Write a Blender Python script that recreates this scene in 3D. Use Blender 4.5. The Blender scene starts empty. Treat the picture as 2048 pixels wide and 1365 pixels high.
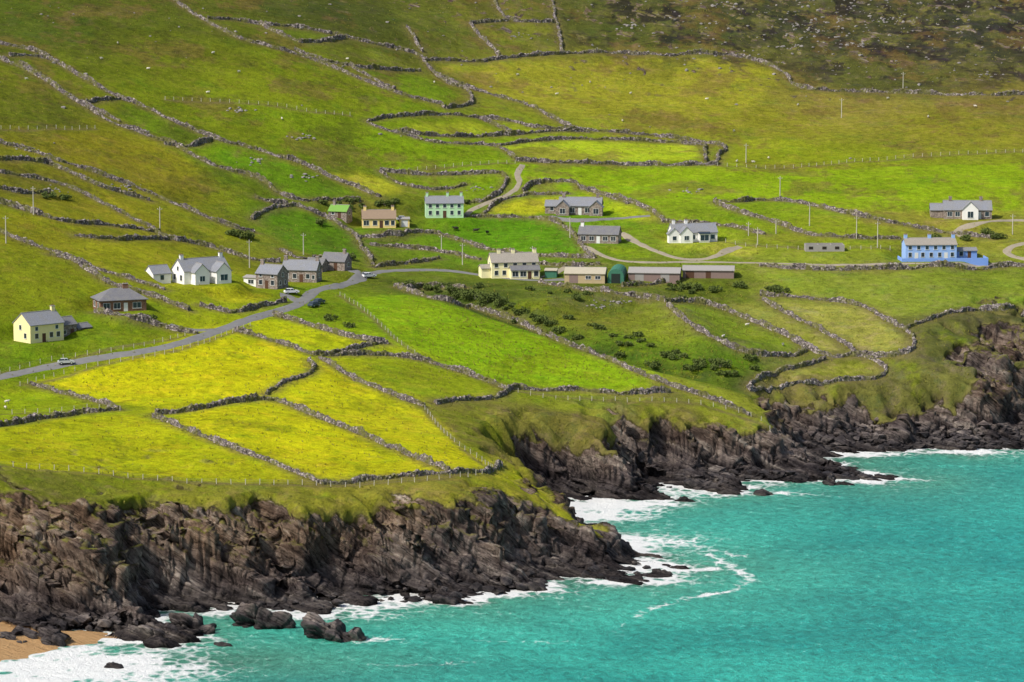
import bpy, math, random
import numpy as np
from mathutils import Vector, Matrix
random.seed(7); rng=np.random.default_rng(11)
scene=bpy.context.scene
COL=scene.collection
scene.view_settings.view_transform='Standard'; scene.view_settings.look='None'; scene.view_settings.exposure=0

# ------------------------------------------------------------------ camera
H=150.0; F=7287.0; PITCH=math.radians(7.75)
cd=bpy.data.cameras.new('camera'); cam=bpy.data.objects.new('camera',cd); COL.objects.link(cam)
cam.location=(0,0,H); cam.rotation_euler=(math.pi/2-PITCH,0,0)
cd.sensor_width=36; cd.lens=F/2048*36; cd.clip_start=1; cd.clip_end=20000
scene.camera=cam
def ray(u,v):
    fx=(u-1024)/F; fy=(682.5-v)/F
    return fx, math.cos(PITCH)+fy*math.sin(PITCH), -math.sin(PITCH)+fy*math.cos(PITCH)
def px_depth(u,v,D):
    x,y,z=ray(u,v); return (x/y*D, D, H+z/y*D)
def px_sea(u,v):
    x,y,z=ray(u,v); t=-H/z; return (x*t,y*t)

# ------------------------------------------------------------------ noise
_perm=rng.permutation(256).astype(np.int32); _G=rng.normal(size=(256,3)); _G/=np.linalg.norm(_G,axis=1)[:,None]; _G=_G.astype(np.float32)
def _q(t): return t*t*t*(t*(t*6-15)+10)
def n2(x,y,s=0):
    x=np.asarray(x,np.float32); y=np.asarray(y,np.float32)
    xi=np.floor(x).astype(np.int32); yi=np.floor(y).astype(np.int32); xf=x-xi; yf=y-yi
    u=_q(xf); v=_q(yf)
    def g(i,j):
        h=_perm[(_perm[(xi+i+s*17)&255]+yi+j)&255]; G=_G[h]; return (G[...,0]*(xf-i)+G[...,1]*(yf-j))*1.5
    a=g(0,0)*(1-u)+g(1,0)*u; b=g(0,1)*(1-u)+g(1,1)*u
    return a*(1-v)+b*v
def n3(x,y,z,s=0):
    x=np.asarray(x,np.float32); y=np.asarray(y,np.float32); z=np.asarray(z,np.float32)
    xi=np.floor(x).astype(np.int32); yi=np.floor(y).astype(np.int32); zi=np.floor(z).astype(np.int32)
    xf=x-xi; yf=y-yi; zf=z-zi; u=_q(xf); v=_q(yf); w=_q(zf)
    def g(i,j,k):
        h=_perm[(_perm[(_perm[(xi+i+s*17)&255]+yi+j)&255]+zi+k)&255]; G=_G[h]
        return (G[...,0]*(xf-i)+G[...,1]*(yf-j)+G[...,2]*(zf-k))*1.5
    def pl(k):
        a=g(0,0,k)*(1-u)+g(1,0,k)*u; b=g(0,1,k)*(1-u)+g(1,1,k)*u; return a*(1-v)+b*v
    return pl(0)*(1-w)+pl(1)*w
def sstep(a,b,t):
    t=np.clip((t-a)/(b-a),0,1); return t*t*(3-2*t)
def lin(c): return tuple(((x/255+.055)/1.055)**2.4 if x>10 else x/255/12.92 for x in c)
# bedding planes of the rock
nv=np.array([0.50,0.55,0.67]); nv/=np.linalg.norm(nv); t1=np.cross(nv,[0,0,1]); t1/=np.linalg.norm(t1); t2=np.cross(nv,t1)
def strata_disp(x,y,z,seed=0):
    pa=x*nv[0]+y*nv[1]+z*nv[2]; pb=x*t1[0]+y*t1[1]; pc=x*t2[0]+y*t2[1]+z*t2[2]
    def saw(f,warp,s,l):
        q=pa/f+warp*n3(pa/f/3,pb/l,pc/l,s+seed); q=q-np.floor(q)
        return np.where(q<0.8,q/0.8,(1-q)/0.2)-0.5
    joint=1-2*np.abs(n3(pb/7.0,pc/7.0,pa/14,3+seed)); joint2=1-2*np.abs(n3(pb/2.6,pc/2.6,pa/5,9+seed))
    return saw(5.2,.9,1,22)*3.0+saw(2.1,.8,2,12)*1.4+saw(.9,.7,5,7)*.5-np.clip(joint-.76,0,1)*4.5-np.clip(joint2-.80,0,1)*2.2+n3(pa/1.0,pb/2.8,pc/2.8,6+seed)*.4

# ------------------------------------------------------------------ land control heights
ctrl_px=[(0,965,712),(200,1000,718),(450,1010,722),(700,1010,730),(900,1000,736),(1000,945,765),(1150,1040,765),
(300,700,860),(0,760,835),(600,600,925),(0,600,880),(0,400,960),(0,200,1060),(0,0,1180),(600,780,835),(300,870,775),(700,900,775),
(1000,780,865),(1300,770,885),(1250,812,866),(1500,850,868),(1000,545,1000),(1300,650,945),(1500,760,905),(1800,700,935),(1750,765,928),(2048,620,975),
(1850,520,1020),(1400,400,1080),(750,450,1045),(500,300,1080),(500,0,1230),(1000,0,1300),(1500,0,1340),(2048,0,1360),
(1000,200,1190),(1500,200,1220),(2048,200,1230),(2048,400,1090),(1000,330,1110),(400,480,985),(500,140,1150),(1500,540,1003)]
P=[px_depth(*c) for c in ctrl_px]
P+=[(-450,900,95),(-300,700,48),(-330,1150,130),(330,1010,30),(400,1250,62),(700,1600,130),(-700,1600,240),(0,2100,300),(800,2100,260),(-300,640,45),(-200,2100,310),(0,1650,180),(-250,1500,170),(300,1650,165)]
P=np.array(P)
def tps(r2): return 0.5*r2*np.log(r2+1e-9)
S_=100.0
A=P[:,:2]/S_; n=len(A)
K=tps(((A[:,None]-A[None])**2).sum(-1))+np.eye(n)*0.02
Q=np.hstack([np.ones((n,1)),A]); M=np.block([[K,Q],[Q.T,np.zeros((3,3))]])
sol=np.linalg.solve(M,np.concatenate([P[:,2],np.zeros(3)]))
def land(x,y):
    X=x/S_; Y=y/S_; r=sol[n]+sol[n+1]*X+sol[n+2]*Y
    for i in range(n): r=r+sol[i]*tps((X-A[i,0])**2+(Y-A[i,1])**2)
    return r

# ------------------------------------------------------------------ coast
coast_px=[(-1500,1330),(-600,1290),(-300,1265),(0,1255),(60,1270),(100,1288),(115,1262),(200,1268),(260,1278),(330,1286),(372,1280),(345,1260),(300,1245),(310,1228),(400,1222),(470,1216),(560,1216),(640,1220),(720,1205),(760,1195),(830,1200),(905,1204),(925,1192),(960,1180),(1020,1184),(1088,1178),(1060,1165),(1100,1152),(1160,1152),(1230,1160),(1265,1163),(1240,1150),(1310,1150),(1345,1137),(1300,1118),(1235,1095),(1180,1065),(1140,1035),(1115,1008),(1130,996),(1180,1000),(1230,1000),(1290,1002),(1335,1002),(1300,982),(1320,970),(1400,975),(1465,983),(1480,975),(1440,966),(1500,963),(1560,963),(1620,958),(1700,955),(1760,963),(1785,960),(1740,950),(1690,935),(1645,918),(1650,907),(1690,908),(1750,905),(1850,900),(1950,903),(2020,895),(2060,888),(2200,870),(2500,820)]
coast=[px_sea(*c) for c in coast_px]+[(1500,2500),(5000,5000),(-6000,5000),(-6000,500)]
def poly_sd(x,y,poly):
    d2=np.full(x.shape,1e18); ins=np.zeros(x.shape,bool); m=len(poly)
    for i in range(m):
        ax,ay=poly[i]; bx,by=poly[(i+1)%m]; ex,ey=bx-ax,by-ay
        t=np.clip(((x-ax)*ex+(y-ay)*ey)/(ex*ex+ey*ey+1e-12),0,1)
        d2=np.minimum(d2,(x-ax-t*ex)**2+(y-ay-t*ey)**2)
        if ay!=by:
            c=((ay>y)!=(by>y))&(x<(bx-ax)*(y-ay)/(by-ay)+ax); ins^=c
    d=np.sqrt(d2); return np.where(ins,d,-d)
sand_px=[(-400,1255),(0,1240),(60,1250),(220,1266),(222,1276),(150,1292),(60,1312),(0,1328),(-400,1350)]
sandp=[px_sea(*c) for c in sand_px]
def coast_d(x,y):
    d=poly_sd(x,y,coast)
    s=x*0.33+y*0.94; t=x*0.94-y*0.33
    rib=(0.5-2*np.abs(n2(s/6.0,t/26,1)))*4.2+(0.5-2*np.abs(n2(s/2.4,t/11,2)))*1.9
    rib+=n2(x/14,y/14,3)*4.0
    return d+rib*sstep(40,12,np.abs(d))-0.4
wc=[(200,1150,21),(900,1100,23),(1150,1100,17),(1300,900,21),(1550,900,24),(1700,860,27),(1900,800,52),(2100,800,60),(-200,1150,24),(1560,950,19)]
wcw=[(px_sea(u,v)[0],px_sea(u,v)[1],w) for u,v,w in wc]
def cliff_w(x,y):
    a=0;b=0
    for px,py,w in wcw:
        k=1/((x-px)**2+(y-py)**2+50)**1.5; a=a+k*w; b=b+k
    return a/b

# ------------------------------------------------------------------ terrain grid
acol=np.concatenate([np.linspace(-0.6,-0.172,40)[:-1],np.linspace(-0.17,0.17,1120),np.linspace(0.172,0.7,40)[1:]])
yr=np.concatenate([np.arange(560,668,4.0),np.arange(668,785,0.34),np.arange(785,820,0.6),np.arange(820,955,0.38),np.arange(955,1370,0.9),np.arange(1370,1460,3),np.arange(1460,2400,20)])
X=acol[None,:]*yr[:,None]; Y=np.repeat(yr[:,None],len(acol),1)
R,C=X.shape; print('grid',R,C)
ZL=land(X,Y)
ZL+=n2(X/45,Y/45,4)*1.5+n2(X/14,Y/14,5)*0.5+n2(X/5,Y/5,6)*0.14+n2(X/90+3,Y/90,8)*1.0
# hummocky ground on the open hill above the top wall
ZL+=(n2(X/9,Y/12,83)*0.9+n2(X/3.5,Y/4,84)*0.35)*sstep(1235,1300,Y+X*0.12)*sstep(-60,60,X)
rows=yr<1080
Dc=np.full(X.shape,200.0); Dc[rows]=coast_d(X[rows],Y[rows])
W_=cliff_w(X,Y)*(1+0.36*n2(X/13,Y/16,9)+0.24*n2(X/5,Y/5,12))
T=np.clip(Dc/W_,0,1)
Sx=0.17*np.sqrt(T)+0.83*(0.6*sstep(0.1,0.78,T)+0.4*sstep(0.3,1.0,T))
Z=np.where(Dc>0,ZL*Sx,np.maximum(Dc*0.35,-4))
sd=np.full(X.shape,-50.0); sr=yr<740
sd[sr]=poly_sd(X[sr],Y[sr],sandp)
sandZ=np.clip(sd*0.13,-4,1.6)+n2(X/6,Y/6,10)*0.1
sandm=((sandZ>Z)&(sandZ>-0.6)).astype(float)
Z=np.maximum(Z,np.where(sd>-8,sandZ,-4))

yidx=np.arange(R); aidx=np.arange(C)
def samp(G,x,y):
    x=np.asarray(x,float); y=np.asarray(y,float)
    fi=np.interp(y,yr,yidx); fj=np.interp(x/y,acol,aidx)
    i=np.clip(fi.astype(int),0,R-2); j=np.clip(fj.astype(int),0,C-2); a=fi-i; b=fj-j
    return G[i,j]*(1-a)*(1-b)+G[i+1,j]*a*(1-b)+G[i,j+1]*(1-a)*b+G[i+1,j+1]*a*b
def gz(x,y): return samp(Z,x,y)
_ys=np.arange(600,1800,0.5)
def hit(u,v):
    dx,dy,dz=ray(u,v); zr=H+_ys*dz/dy; zt=gz(_ys*dx/dy,_ys)
    w=np.nonzero(zr<zt)[0]
    if len(w)==0: y=1700.0; return (y*dx/dy,y)
    k=max(w[0],1); f0=zr[k-1]-zt[k-1]; f1=zr[k]-zt[k]; y=_ys[k-1]+0.5*f0/(f0-f1+1e-9)
    return (y*dx/dy,y)

# stream gully (carved)
def seg_d(x,y,pts):
    d2=np.full(x.shape,1e18)
    for (ax,ay),(bx,by) in zip(pts[:-1],pts[1:]):
        ex,ey=bx-ax,by-ay; t=np.clip(((x-ax)*ex+(y-ay)*ey)/(ex*ex+ey*ey+1e-12),0,1)
        d2=np.minimum(d2,(x-ax-t*ex)**2+(y-ay-t*ey)**2)
    return np.sqrt(d2)
gul=[hit(*c) for c in [(850,570),(950,600),(1060,640),(1180,680),(1300,720),(1420,752),(1500,775)]]
gr=(yr>840)&(yr<1040)
GD=np.full(X.shape,999.0); GD[gr]=seg_d(X[gr],Y[gr],gul)
Z-=2.8*np.exp(-(GD/6.0)**2)*sstep(0,6,Z)
bank=[hit(*c) for c in [(1060,625),(1180,610),(1290,600),(1350,630),(1420,690),(1500,705)]]
BD=np.full(X.shape,999.0); BD[gr]=seg_d(X[gr],Y[gr],bank)
Z+=2.4*np.exp(-(BD/7.0)**2)

# ------------------------------------------------------------------ house sites
def pad(u,v,rad,soft=5):
    x,y=hit(u,v); z=float(gz(x,y))
    d=np.sqrt((X-x)**2+(Y-y)**2); k=sstep(rad+soft,rad,d)
    Z[:]=Z*(1-k)+z*k
    return (x,y,z)
SITES={}
for k,u,v,r in [('cottage',75,684,7),('hip',237,622,7),('white',400,566,9),('stone1',543,578,5),('stone2',602,566,7),('stone3',672,542,6),
 ('greenshed',680,437,4),('yellow',757,456,7),('mint',888,436,7),('grey1',1162,430,9),('grey2',1200,487,7),('white2',1386,484,9),
 ('cream',1026,556,8),('shed1',1172,566,7),('shed3',1418,556,8),('blue',1860,520,9),('grey3',1936,438,9),('ruin',1650,504,6)]:
    SITES[k]=pad(u,v,r)

# ------------------------------------------------------------------ polylines
walls=[
[(325,-20),(370,18),(415,45),(470,75),(530,92),(590,108),(640,125),(700,150),(760,175),(820,195),(880,208),(892,217)],
[(415,38),(470,40),(520,50),(600,55),(680,72),(745,88),(800,100),(840,110),(850,125),(870,150),(900,170),(935,180),(945,195),(945,210),(892,217)],
[(600,85),(650,85),(690,78)],[(590,100),(640,122),(700,133),(760,140),(840,143)],[(520,50),(560,70),(600,85)],[(700,133),(750,160),(790,180)],
[(850,120),(900,122),(960,125),(1000,118),(1060,112),(1130,108),(1200,105),(1300,112),(1400,108),(1480,112),(1530,128),(1570,145),(1590,175),(1640,182),(1750,185),(1850,188),(1950,192),(2080,190)],
[(985,-10),(1000,25),(1015,42),(1060,45),(1108,45)],[(1105,-10),(1108,30),(1118,60),(1125,105)],[(940,48),(960,75),(990,100),(1000,115)],[(815,55),(830,80),(845,105)],[(940,48),(1015,42)],
[(735,243),(780,235),(870,228),(960,235),(1040,245),(1060,255),(1100,258),(1200,262),(1340,275),(1440,290),(1455,298),(1437,310),(1435,330)],
[(1435,330),(1300,332),(1200,328),(1080,325),(1032,322)],
[(735,245),(760,258),(810,270),(860,285),(920,288),(980,290),(1010,300),(1030,318)],
[(870,150),(950,180),(1000,195),(1060,210),(1110,240),(1150,258)],
[(800,262),(850,272),(920,275),(1000,272),(1060,268),(1110,262),(1180,265)],[(960,238),(1000,255),(1030,268)],[(1410,290),(1412,325)],[(1000,292),(1080,280),(1200,278),(1340,285),(1410,292)],
[(-40,105),(30,130),(80,155),(130,190),(170,215),(220,245),(290,270),(350,290),(400,320),(450,340),(500,350),(530,365),(560,390),(600,402),(650,400),(720,402)],
[(20,113),(80,112),(130,135),(180,165),(235,195),(290,215),(340,240),(390,262),(430,280),(500,295),(560,315),(600,325),(660,355),(720,378),(760,395)],
[(-30,82),(60,100),(100,115)],[(170,205),(240,198)],[(330,290),(380,295),(425,280)],[(40,125),(100,165),(150,200),(200,222),(240,245)],
[(-30,280),(60,300),(110,320),(160,335),(200,350),(260,370),(330,400),(400,430),(460,455),(510,465)],
[(-30,318),(80,322),(140,345),(200,375),(300,402)],
[(-30,340),(60,355),(130,370),(200,405),(270,440),(320,465)],
[(-30,398),(60,425),(130,445),(200,450),(300,460),(340,480),(400,490),(440,500)],
[(-30,450),(60,490),(130,510),(180,545),(230,575),(300,590),(380,622)],
[(100,510),(150,522),(200,540),(270,562),(330,580)],
[(-30,370),(40,388),(100,386)],[(150,472),(220,480),(300,478),(340,480)],[(510,395),(540,405),(575,408)],
[(760,342),(830,350),(920,350),(1000,345),(1015,355),(1010,375),(990,395),(950,408),(905,402)],[(760,345),(790,365),(840,378),(900,380),(930,370)],
[(1045,385),(1070,365),(1150,362),(1160,378),(1200,388),(1260,408)],[(965,432),(985,408),(1040,390),(1140,388)],
[(505,440),(530,420),(580,410),(620,420),(660,440),(690,455)],[(690,455),(715,475),(720,495),(740,510),(745,530)],
[(715,475),(780,472),(850,462),(920,480),(970,500),(1060,512),(1190,517)],[(740,490),(820,497),(890,505),(960,520)],
[(930,434),(1060,435),(1110,440),(1140,462),(1160,490),(1190,517)],[(745,535),(800,530),(880,518)],
[(1430,405),(1480,405),(1520,400),(1600,405),(1700,430),(1800,450),(1880,465),(1990,478)],[(1430,405),(1470,425),(1540,440),(1600,468),(1700,478),(1800,478)],
[(1160,378),(1250,400),(1310,425),(1330,445)],
[(60,770),(120,785),(200,805),(240,820)],[(-30,858),(80,840),(180,825),(240,820)],
[(310,830),(370,825),(450,808),(520,800),(560,802),(620,830),(700,860),(780,895),(850,925),(900,943)],
[(310,835),(360,855),(420,880),(480,905),(530,920),(590,945),(640,966)],
[(640,968),(700,968),(760,958),(850,950),(920,947),(985,945),(1000,930)],
[(470,662),(540,680),(600,700),(640,715),(700,700),(740,690),(775,688)],
[(640,715),(700,755),(760,780),(810,800),(850,815)],[(640,712),(720,710),(800,712),(860,725),(930,748),(990,770),(1012,780)],
[(620,722),(632,742),(600,755),(560,770),(530,790)],
[(870,808),(920,800),(980,800),(1010,790),(1022,776),(1080,782),(1160,780),(1240,790),(1340,785)],
[(545,630),(600,645),(660,665),(720,680),(770,686)],
[(790,575),(850,595),(920,610),(1000,630),(1060,655),(1120,685),(1180,705),(1250,735),(1320,765),(1380,785),(1440,805),(1500,830)],
[(1330,605),(1380,603),(1430,612),(1500,640),(1560,665),(1620,700),(1580,715),(1500,710),(1430,680),(1380,650),(1335,612)],
[(1525,600),(1560,622),(1600,640),(1650,665),(1700,695),(1720,712)],
[(1520,592),(1600,595),(1680,605),(1730,612),(1760,635),(1810,660),(1830,675),(1830,705),(1770,715),(1722,713)],
[(1430,612),(1520,650),(1590,680),(1650,715),(1720,712)],
[(1650,720),(1600,735),(1540,748),(1510,762),(1495,778)],[(1497,780),(1600,768),(1700,762),(1770,755),(1775,740),(1750,720),(1722,713)],
[(1810,658),(1860,640),(1900,625),(1980,620),(2080,618)],
[(800,578),(860,570),(930,578)],[(1080,565),(1130,576),(1250,590),(1330,603)],[(1245,574),(1300,570),(1360,560)],
[(1520,532),(1600,540),(1750,540),(1860,535),(2080,532)],[(400,612),(440,622),(470,628),(520,614),(572,604)],[(190,625),(290,642),(340,660),(395,668)],
[(560,500),(600,520),(640,515),(700,520)],[(440,500),(500,520),(560,525)],[(1080,528),(1130,535),(1200,530)],[(1330,445),(1450,450),(1530,470)],
]
fences=[[(40,772),(110,752),(220,727),(300,716),(380,697),(450,672),(500,652)],[(-30,932),(60,936),(150,942),(260,956),(380,968),(500,970),(620,970),(700,976),(800,968),(900,957),(975,948)],
[(985,940),(960,920),(920,895),(880,860),(850,820)],[(1012,780),(1100,800),(1200,802),(1330,802),(1440,815),(1520,838),(1540,860)],
[(330,200),(450,205),(560,212),(620,225),(700,232)],[(-30,258),(100,260),(190,258)],[(1435,332),(1560,340),(1700,326),(1850,312),(2080,303)],[(-30,832),(100,826),(200,816),(240,822)],
[(680,592),(720,615),(760,650),(800,690),(830,708)],[(1345,450),(1400,480),(1500,495),(1600,500),(1780,500)],
[(0,748),(100,722),(220,704),(300,692),(370,672)],[(800,345),(950,330),(1030,327)]]
def chaikin(p,it=2):
    for _ in range(it):
        q=[p[0]]
        for a,b in zip(p[:-1],p[1:]):
            q.append((a[0]*.75+b[0]*.25,a[1]*.75+b[1]*.25)); q.append((a[0]*.25+b[0]*.75,a[1]*.25+b[1]*.75))
        q.append(p[-1]); p=q
    return p
def resample(p,step):
    p=np.array(p); s=np.concatenate([[0],np.cumsum(np.hypot(*np.diff(p,axis=0).T))]); m=max(2,int(s[-1]/step)+1)
    t=np.linspace(0,s[-1],m); return np.stack([np.interp(t,s,p[:,0]),np.interp(t,s,p[:,1])],1)
wallW=[resample([hit(*c) for c in chaikin(w,1)],0.42) for w in walls]
fenceW=[resample([hit(*c) for c in chaikin(w,1)],3.0) for w in fences]

# ------------------------------------------------------------------ terrain colour
K_=0.82
cs=[(100,50,(84,98,14)),(300,100,(106,116,10)),(550,180,(120,132,8)),(250,30,(88,98,14)),(700,20,(78,86,22)),(900,60,(100,108,28)),(1050,70,(122,124,32)),(1200,60,(82,88,28)),(1400,40,(74,78,30)),(1600,60,(70,72,36)),(1850,90,(66,66,36)),(2040,60,(60,62,36)),(1750,165,(86,90,32)),  # upper hill samples: heather's own dark tone plus painted-in vignette and cloud shade
(1150,160,(146,146,34)),(1400,170,(136,136,32)),(1500,240,(140,140,30)),(1900,250,(132,132,28)),(1700,210,(138,130,46)),(2020,210,(124,116,42)),(1700,380,(134,156,6)),(1900,360,(124,142,8)),(1250,370,(138,168,4)),(1600,320,(134,146,14)),(600,250,(118,140,4)),(450,250,(114,128,6)),(850,310,(122,150,2)),
(200,300,(136,132,18)),(60,230,(100,110,12)),(300,330,(140,136,20)),(100,450,(134,134,16)),(250,430,(144,142,18)),(60,370,(118,118,18)),(400,460,(132,138,18)),(300,520,(148,152,16)),(100,580,(124,134,10)),(620,460,(92,128,4)),(1020,470,(94,140,0)),(500,330,(105,138,2)),(560,500,(116,125,26)),(700,400,(116,125,26)),
(1500,420,(124,150,10)),(1800,430,(148,156,38)),(1900,460,(136,138,42)),(1650,460,(130,146,16)),
(800,640,(130,165,2)),(1000,700,(134,170,4)),(1200,745,(154,178,16)),(700,620,(112,138,6)),(300,760,(188,188,0)),(480,720,(194,192,0)),(620,690,(166,180,0)),(300,900,(176,180,0)),(600,870,(190,192,0)),(850,900,(190,192,6)),(700,780,(172,178,2)),(850,760,(150,162,8)),(80,860,(130,150,2)),(100,905,(138,150,4)),(60,810,(138,158,0)),(100,960,(108,114,26)),(500,985,(126,126,34)),(850,975,(132,128,40)),(950,830,(122,122,40)),(960,880,(118,114,44)),(1050,850,(116,112,44)),
(60,720,(104,130,4)),(200,665,(108,132,6)),(1200,640,(120,126,30)),(1350,660,(138,152,34)),(1250,690,(104,134,12)),(1450,720,(92,124,10)),(1600,560,(136,150,40)),(1750,580,(142,144,56)),(1950,580,(112,136,20)),(1900,680,(98,102,42)),(2000,660,(90,90,44)),(1800,750,(106,106,46)),(1400,570,(98,112,22)),(1150,590,(90,104,26)),(950,600,(84,98,20)),(1050,790,(136,148,26)),(1400,800,(142,150,34)),(1350,830,(120,114,48)),(1600,780,(122,116,52)),(1150,850,(116,110,46))]
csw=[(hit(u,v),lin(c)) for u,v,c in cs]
fields=[([(560,808),(620,838),(700,868),(780,900),(850,930),(890,943),(760,950),(650,962),(590,938),(530,912),(420,872),(330,838),(370,830),(450,812)],(190,190,0)),
([(640,720),(700,755),(850,815),(980,935),(900,940),(780,890),(620,826),(560,800),(600,758),(634,745)],(196,196,4)),
([(60,765),(300,716),(460,672),(540,684),(620,712),(625,735),(560,765),(520,795),(400,803),(240,815),(120,780)],(193,192,0)),
([(-60,862),(180,828),(300,835),(420,884),(530,925),(620,962),(500,968),(260,952),(-60,930)],(174,179,0)),
([(500,640),(560,635),(700,675),(765,687),(640,710),(540,676)],(184,193,0)),
([(720,714),(800,714),(930,750),(1010,782),(880,800),(760,775)],(142,158,10)),
([(1000,292),(1080,281),(1340,286),(1408,294),(1410,322),(1200,326),(1060,322)],(168,186,28)),([(800,262),(820,245),(950,240),(1010,268),(900,273)],(156,166,30)),([(1000,250),(1050,250),(1090,262),(1030,266)],(144,158,24)),
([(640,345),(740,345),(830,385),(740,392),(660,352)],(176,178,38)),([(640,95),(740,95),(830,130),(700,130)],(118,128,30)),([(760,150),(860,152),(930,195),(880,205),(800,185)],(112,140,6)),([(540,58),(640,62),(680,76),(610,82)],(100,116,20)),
([(960,430),(1010,400),(1140,392),(1200,395),(1110,430)],(182,184,28)),([(860,460),(960,436),(1100,442),(1150,490),(1170,512),(1000,502)],(92,138,0)),([(540,425),(620,425),(700,470),(735,525),(600,510),(520,450)],(90,128,2)),
([(400,575),(470,572),(560,592),(500,608),(440,606)],(186,184,24)),([(1340,612),(1430,620),(1560,672),(1600,700),(1500,705),(1400,660)],(124,146,28)),([(1440,612),(1525,605),(1700,700),(1650,712),(1560,662)],(152,152,62)),([(1540,602),(1720,612),(1800,660),(1828,700),(1730,708),(1640,655)],(158,158,64)),([(1520,760),(1650,724),(1750,725),(1765,748),(1600,764)],(156,156,62)),
([(1560,545),(1860,545),(2080,545),(2080,610),(1880,618),(1800,640),(1730,605),(1600,590)],(130,146,38)),
([(820,590),(920,615),(1050,660),(1180,712),(1320,772),(1240,782),(1010,772),(860,715),(690,600),(760,590)],(134,168,0)),
([(1070,340),(1300,342),(1560,345),(1850,330),(2080,325),(2080,420),(1900,425),(1700,420),(1600,400),(1430,400),(1250,395)],(134,162,4)),
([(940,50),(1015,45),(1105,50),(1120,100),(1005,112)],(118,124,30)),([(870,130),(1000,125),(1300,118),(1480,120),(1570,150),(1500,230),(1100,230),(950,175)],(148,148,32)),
([(420,292),(560,322),(700,378),(720,398),(600,398),(540,368),(450,335)],(100,136,2)),([(250,205),(400,268),(420,282),(340,284),(230,240)],(102,128,6)),([(1340,462),(1450,480),(1530,492),(1520,512),(1400,512),(1300,480)],(164,172,44)),([(1200,495),(1260,490),(1320,515),(1240,518)],(134,160,14)),
([(1150,372),(1300,420),(1330,445),(1240,440),(1215,415)],(162,178,24))]
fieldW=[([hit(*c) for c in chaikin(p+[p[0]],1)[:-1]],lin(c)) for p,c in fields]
colr=np.zeros((R,C,3)); ws=np.zeros((R,C))
xw=X+n2(X/9,Y/9,20)*4; yw=Y+n2(X/9,Y/9,21)*6
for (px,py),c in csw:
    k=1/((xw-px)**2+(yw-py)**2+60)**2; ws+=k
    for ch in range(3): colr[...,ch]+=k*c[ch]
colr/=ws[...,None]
xs=X+n2(X/2.5,Y/2.5,22)*0.7+n2(X/9,Y/9,24)*1.2; ys=Y+n2(X/2.5,Y/2.5,23)*0.9+n2(X/9,Y/9,25)*1.5
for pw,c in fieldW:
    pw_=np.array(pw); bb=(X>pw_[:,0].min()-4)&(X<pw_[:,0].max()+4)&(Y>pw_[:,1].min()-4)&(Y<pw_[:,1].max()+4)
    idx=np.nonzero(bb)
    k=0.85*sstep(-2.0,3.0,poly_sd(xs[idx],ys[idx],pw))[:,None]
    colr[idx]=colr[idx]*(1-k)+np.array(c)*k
# rough margins along walls
rough=np.zeros((R,C))
def near(pts,rad):
    for i in range(0,len(pts)-1,8):
        seg=pts[i:min(i+9,len(pts))]
        x0,y0=seg.min(0)-rad*2; x1,y1=seg.max(0)+rad*2
        i0,i1=np.searchsorted(yr,[y0,y1]); j0=np.searchsorted(acol,min(x0/y0,x0/y1)); j1=np.searchsorted(acol,max(x1/y0,x1/y1))
        if i1<=i0 or j1<=j0: continue
        sl=(slice(i0,i1),slice(j0,j1))
        d=seg_d(X[sl],Y[sl],[tuple(seg[0]),tuple(seg[-1])])
        rough[sl]=np.maximum(rough[sl],np.exp(-(d/rad)**2))
for w in wallW: near(w,2.1)
for w in fenceW: near(w,0.9)
g=np.exp(-(GD/9)**2)[...,None]*np.clip(0.75+n2(X/6,Y/6,30)*0.9,0,1)[...,None]; colr=colr*(1-g)+np.array(lin((66,86,18)))*g
g=(0.7*np.exp(-(BD/7)**2)*np.clip(0.4+n2(X/5,Y/5,31)*1.5,0,1))[...,None]; colr=colr*(1-g)+np.array(lin((102,108,48)))*g
# heather / bracken patches upslope
up=sstep(1225,1290,Y+X*0.12)*sstep(-60,60,X)
hp=sstep(0.0,0.3,n2(X/16,Y/22,32)+0.5*n2(X/5,Y/7,33)+.4*n2(X/2,Y/2.5,34))*up
g=(hp*0.8)[...,None]; colr=colr*(1-g)+np.array(lin((50,44,30)))*g
hp=sstep(0.1,0.4,n2(X/12,Y/16,38)+0.6*n2(X/4,Y/5,39)+.4*n2(X/1.6,Y/2,34))*up
g=(hp*0.55)[...,None]; colr=colr*(1-g)+np.array(lin((108,108,42)))*g
# drier brown sward patches on the whole upper slope
hp=sstep(0.1,0.5,n2(X/26,Y/30,35)+0.6*n2(X/7,Y/9,36)+.4*n2(X/2,Y/2.5,37))*sstep(960,1120,Y)
g=(hp*0.5)[...,None]; colr=colr*(1-g)+np.array(lin((124,102,48)))*g*0.9
# bracken on the upper left slope
hp=sstep(0.15,0.5,n2(X/20,Y/26,45)+0.6*n2(X/6,Y/8,46)+.4*n2(X/1.8,Y/2.2,47))*sstep(930,1010,Y)*sstep(0,-60,X)
g=(hp*0.45)[...,None]; colr=colr*(1-g)+np.array(lin((78,84,16)))*g
# rushes and docks darkening parts of the lower meadows
hp=sstep(0.2,0.6,n2(X/18,Y/20,42)+0.6*n2(X/5,Y/6,43)+.5*n2(X/1.5,Y/1.8,44))*sstep(985,940,Y)
g=(hp*0.5)[...,None]; colr=colr*(1-g)+np.array(lin((124,138,4)))*g
colr=colr*K_*np.array([1.0,0.985,1.0])+np.array([0,0,0.005])
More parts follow.
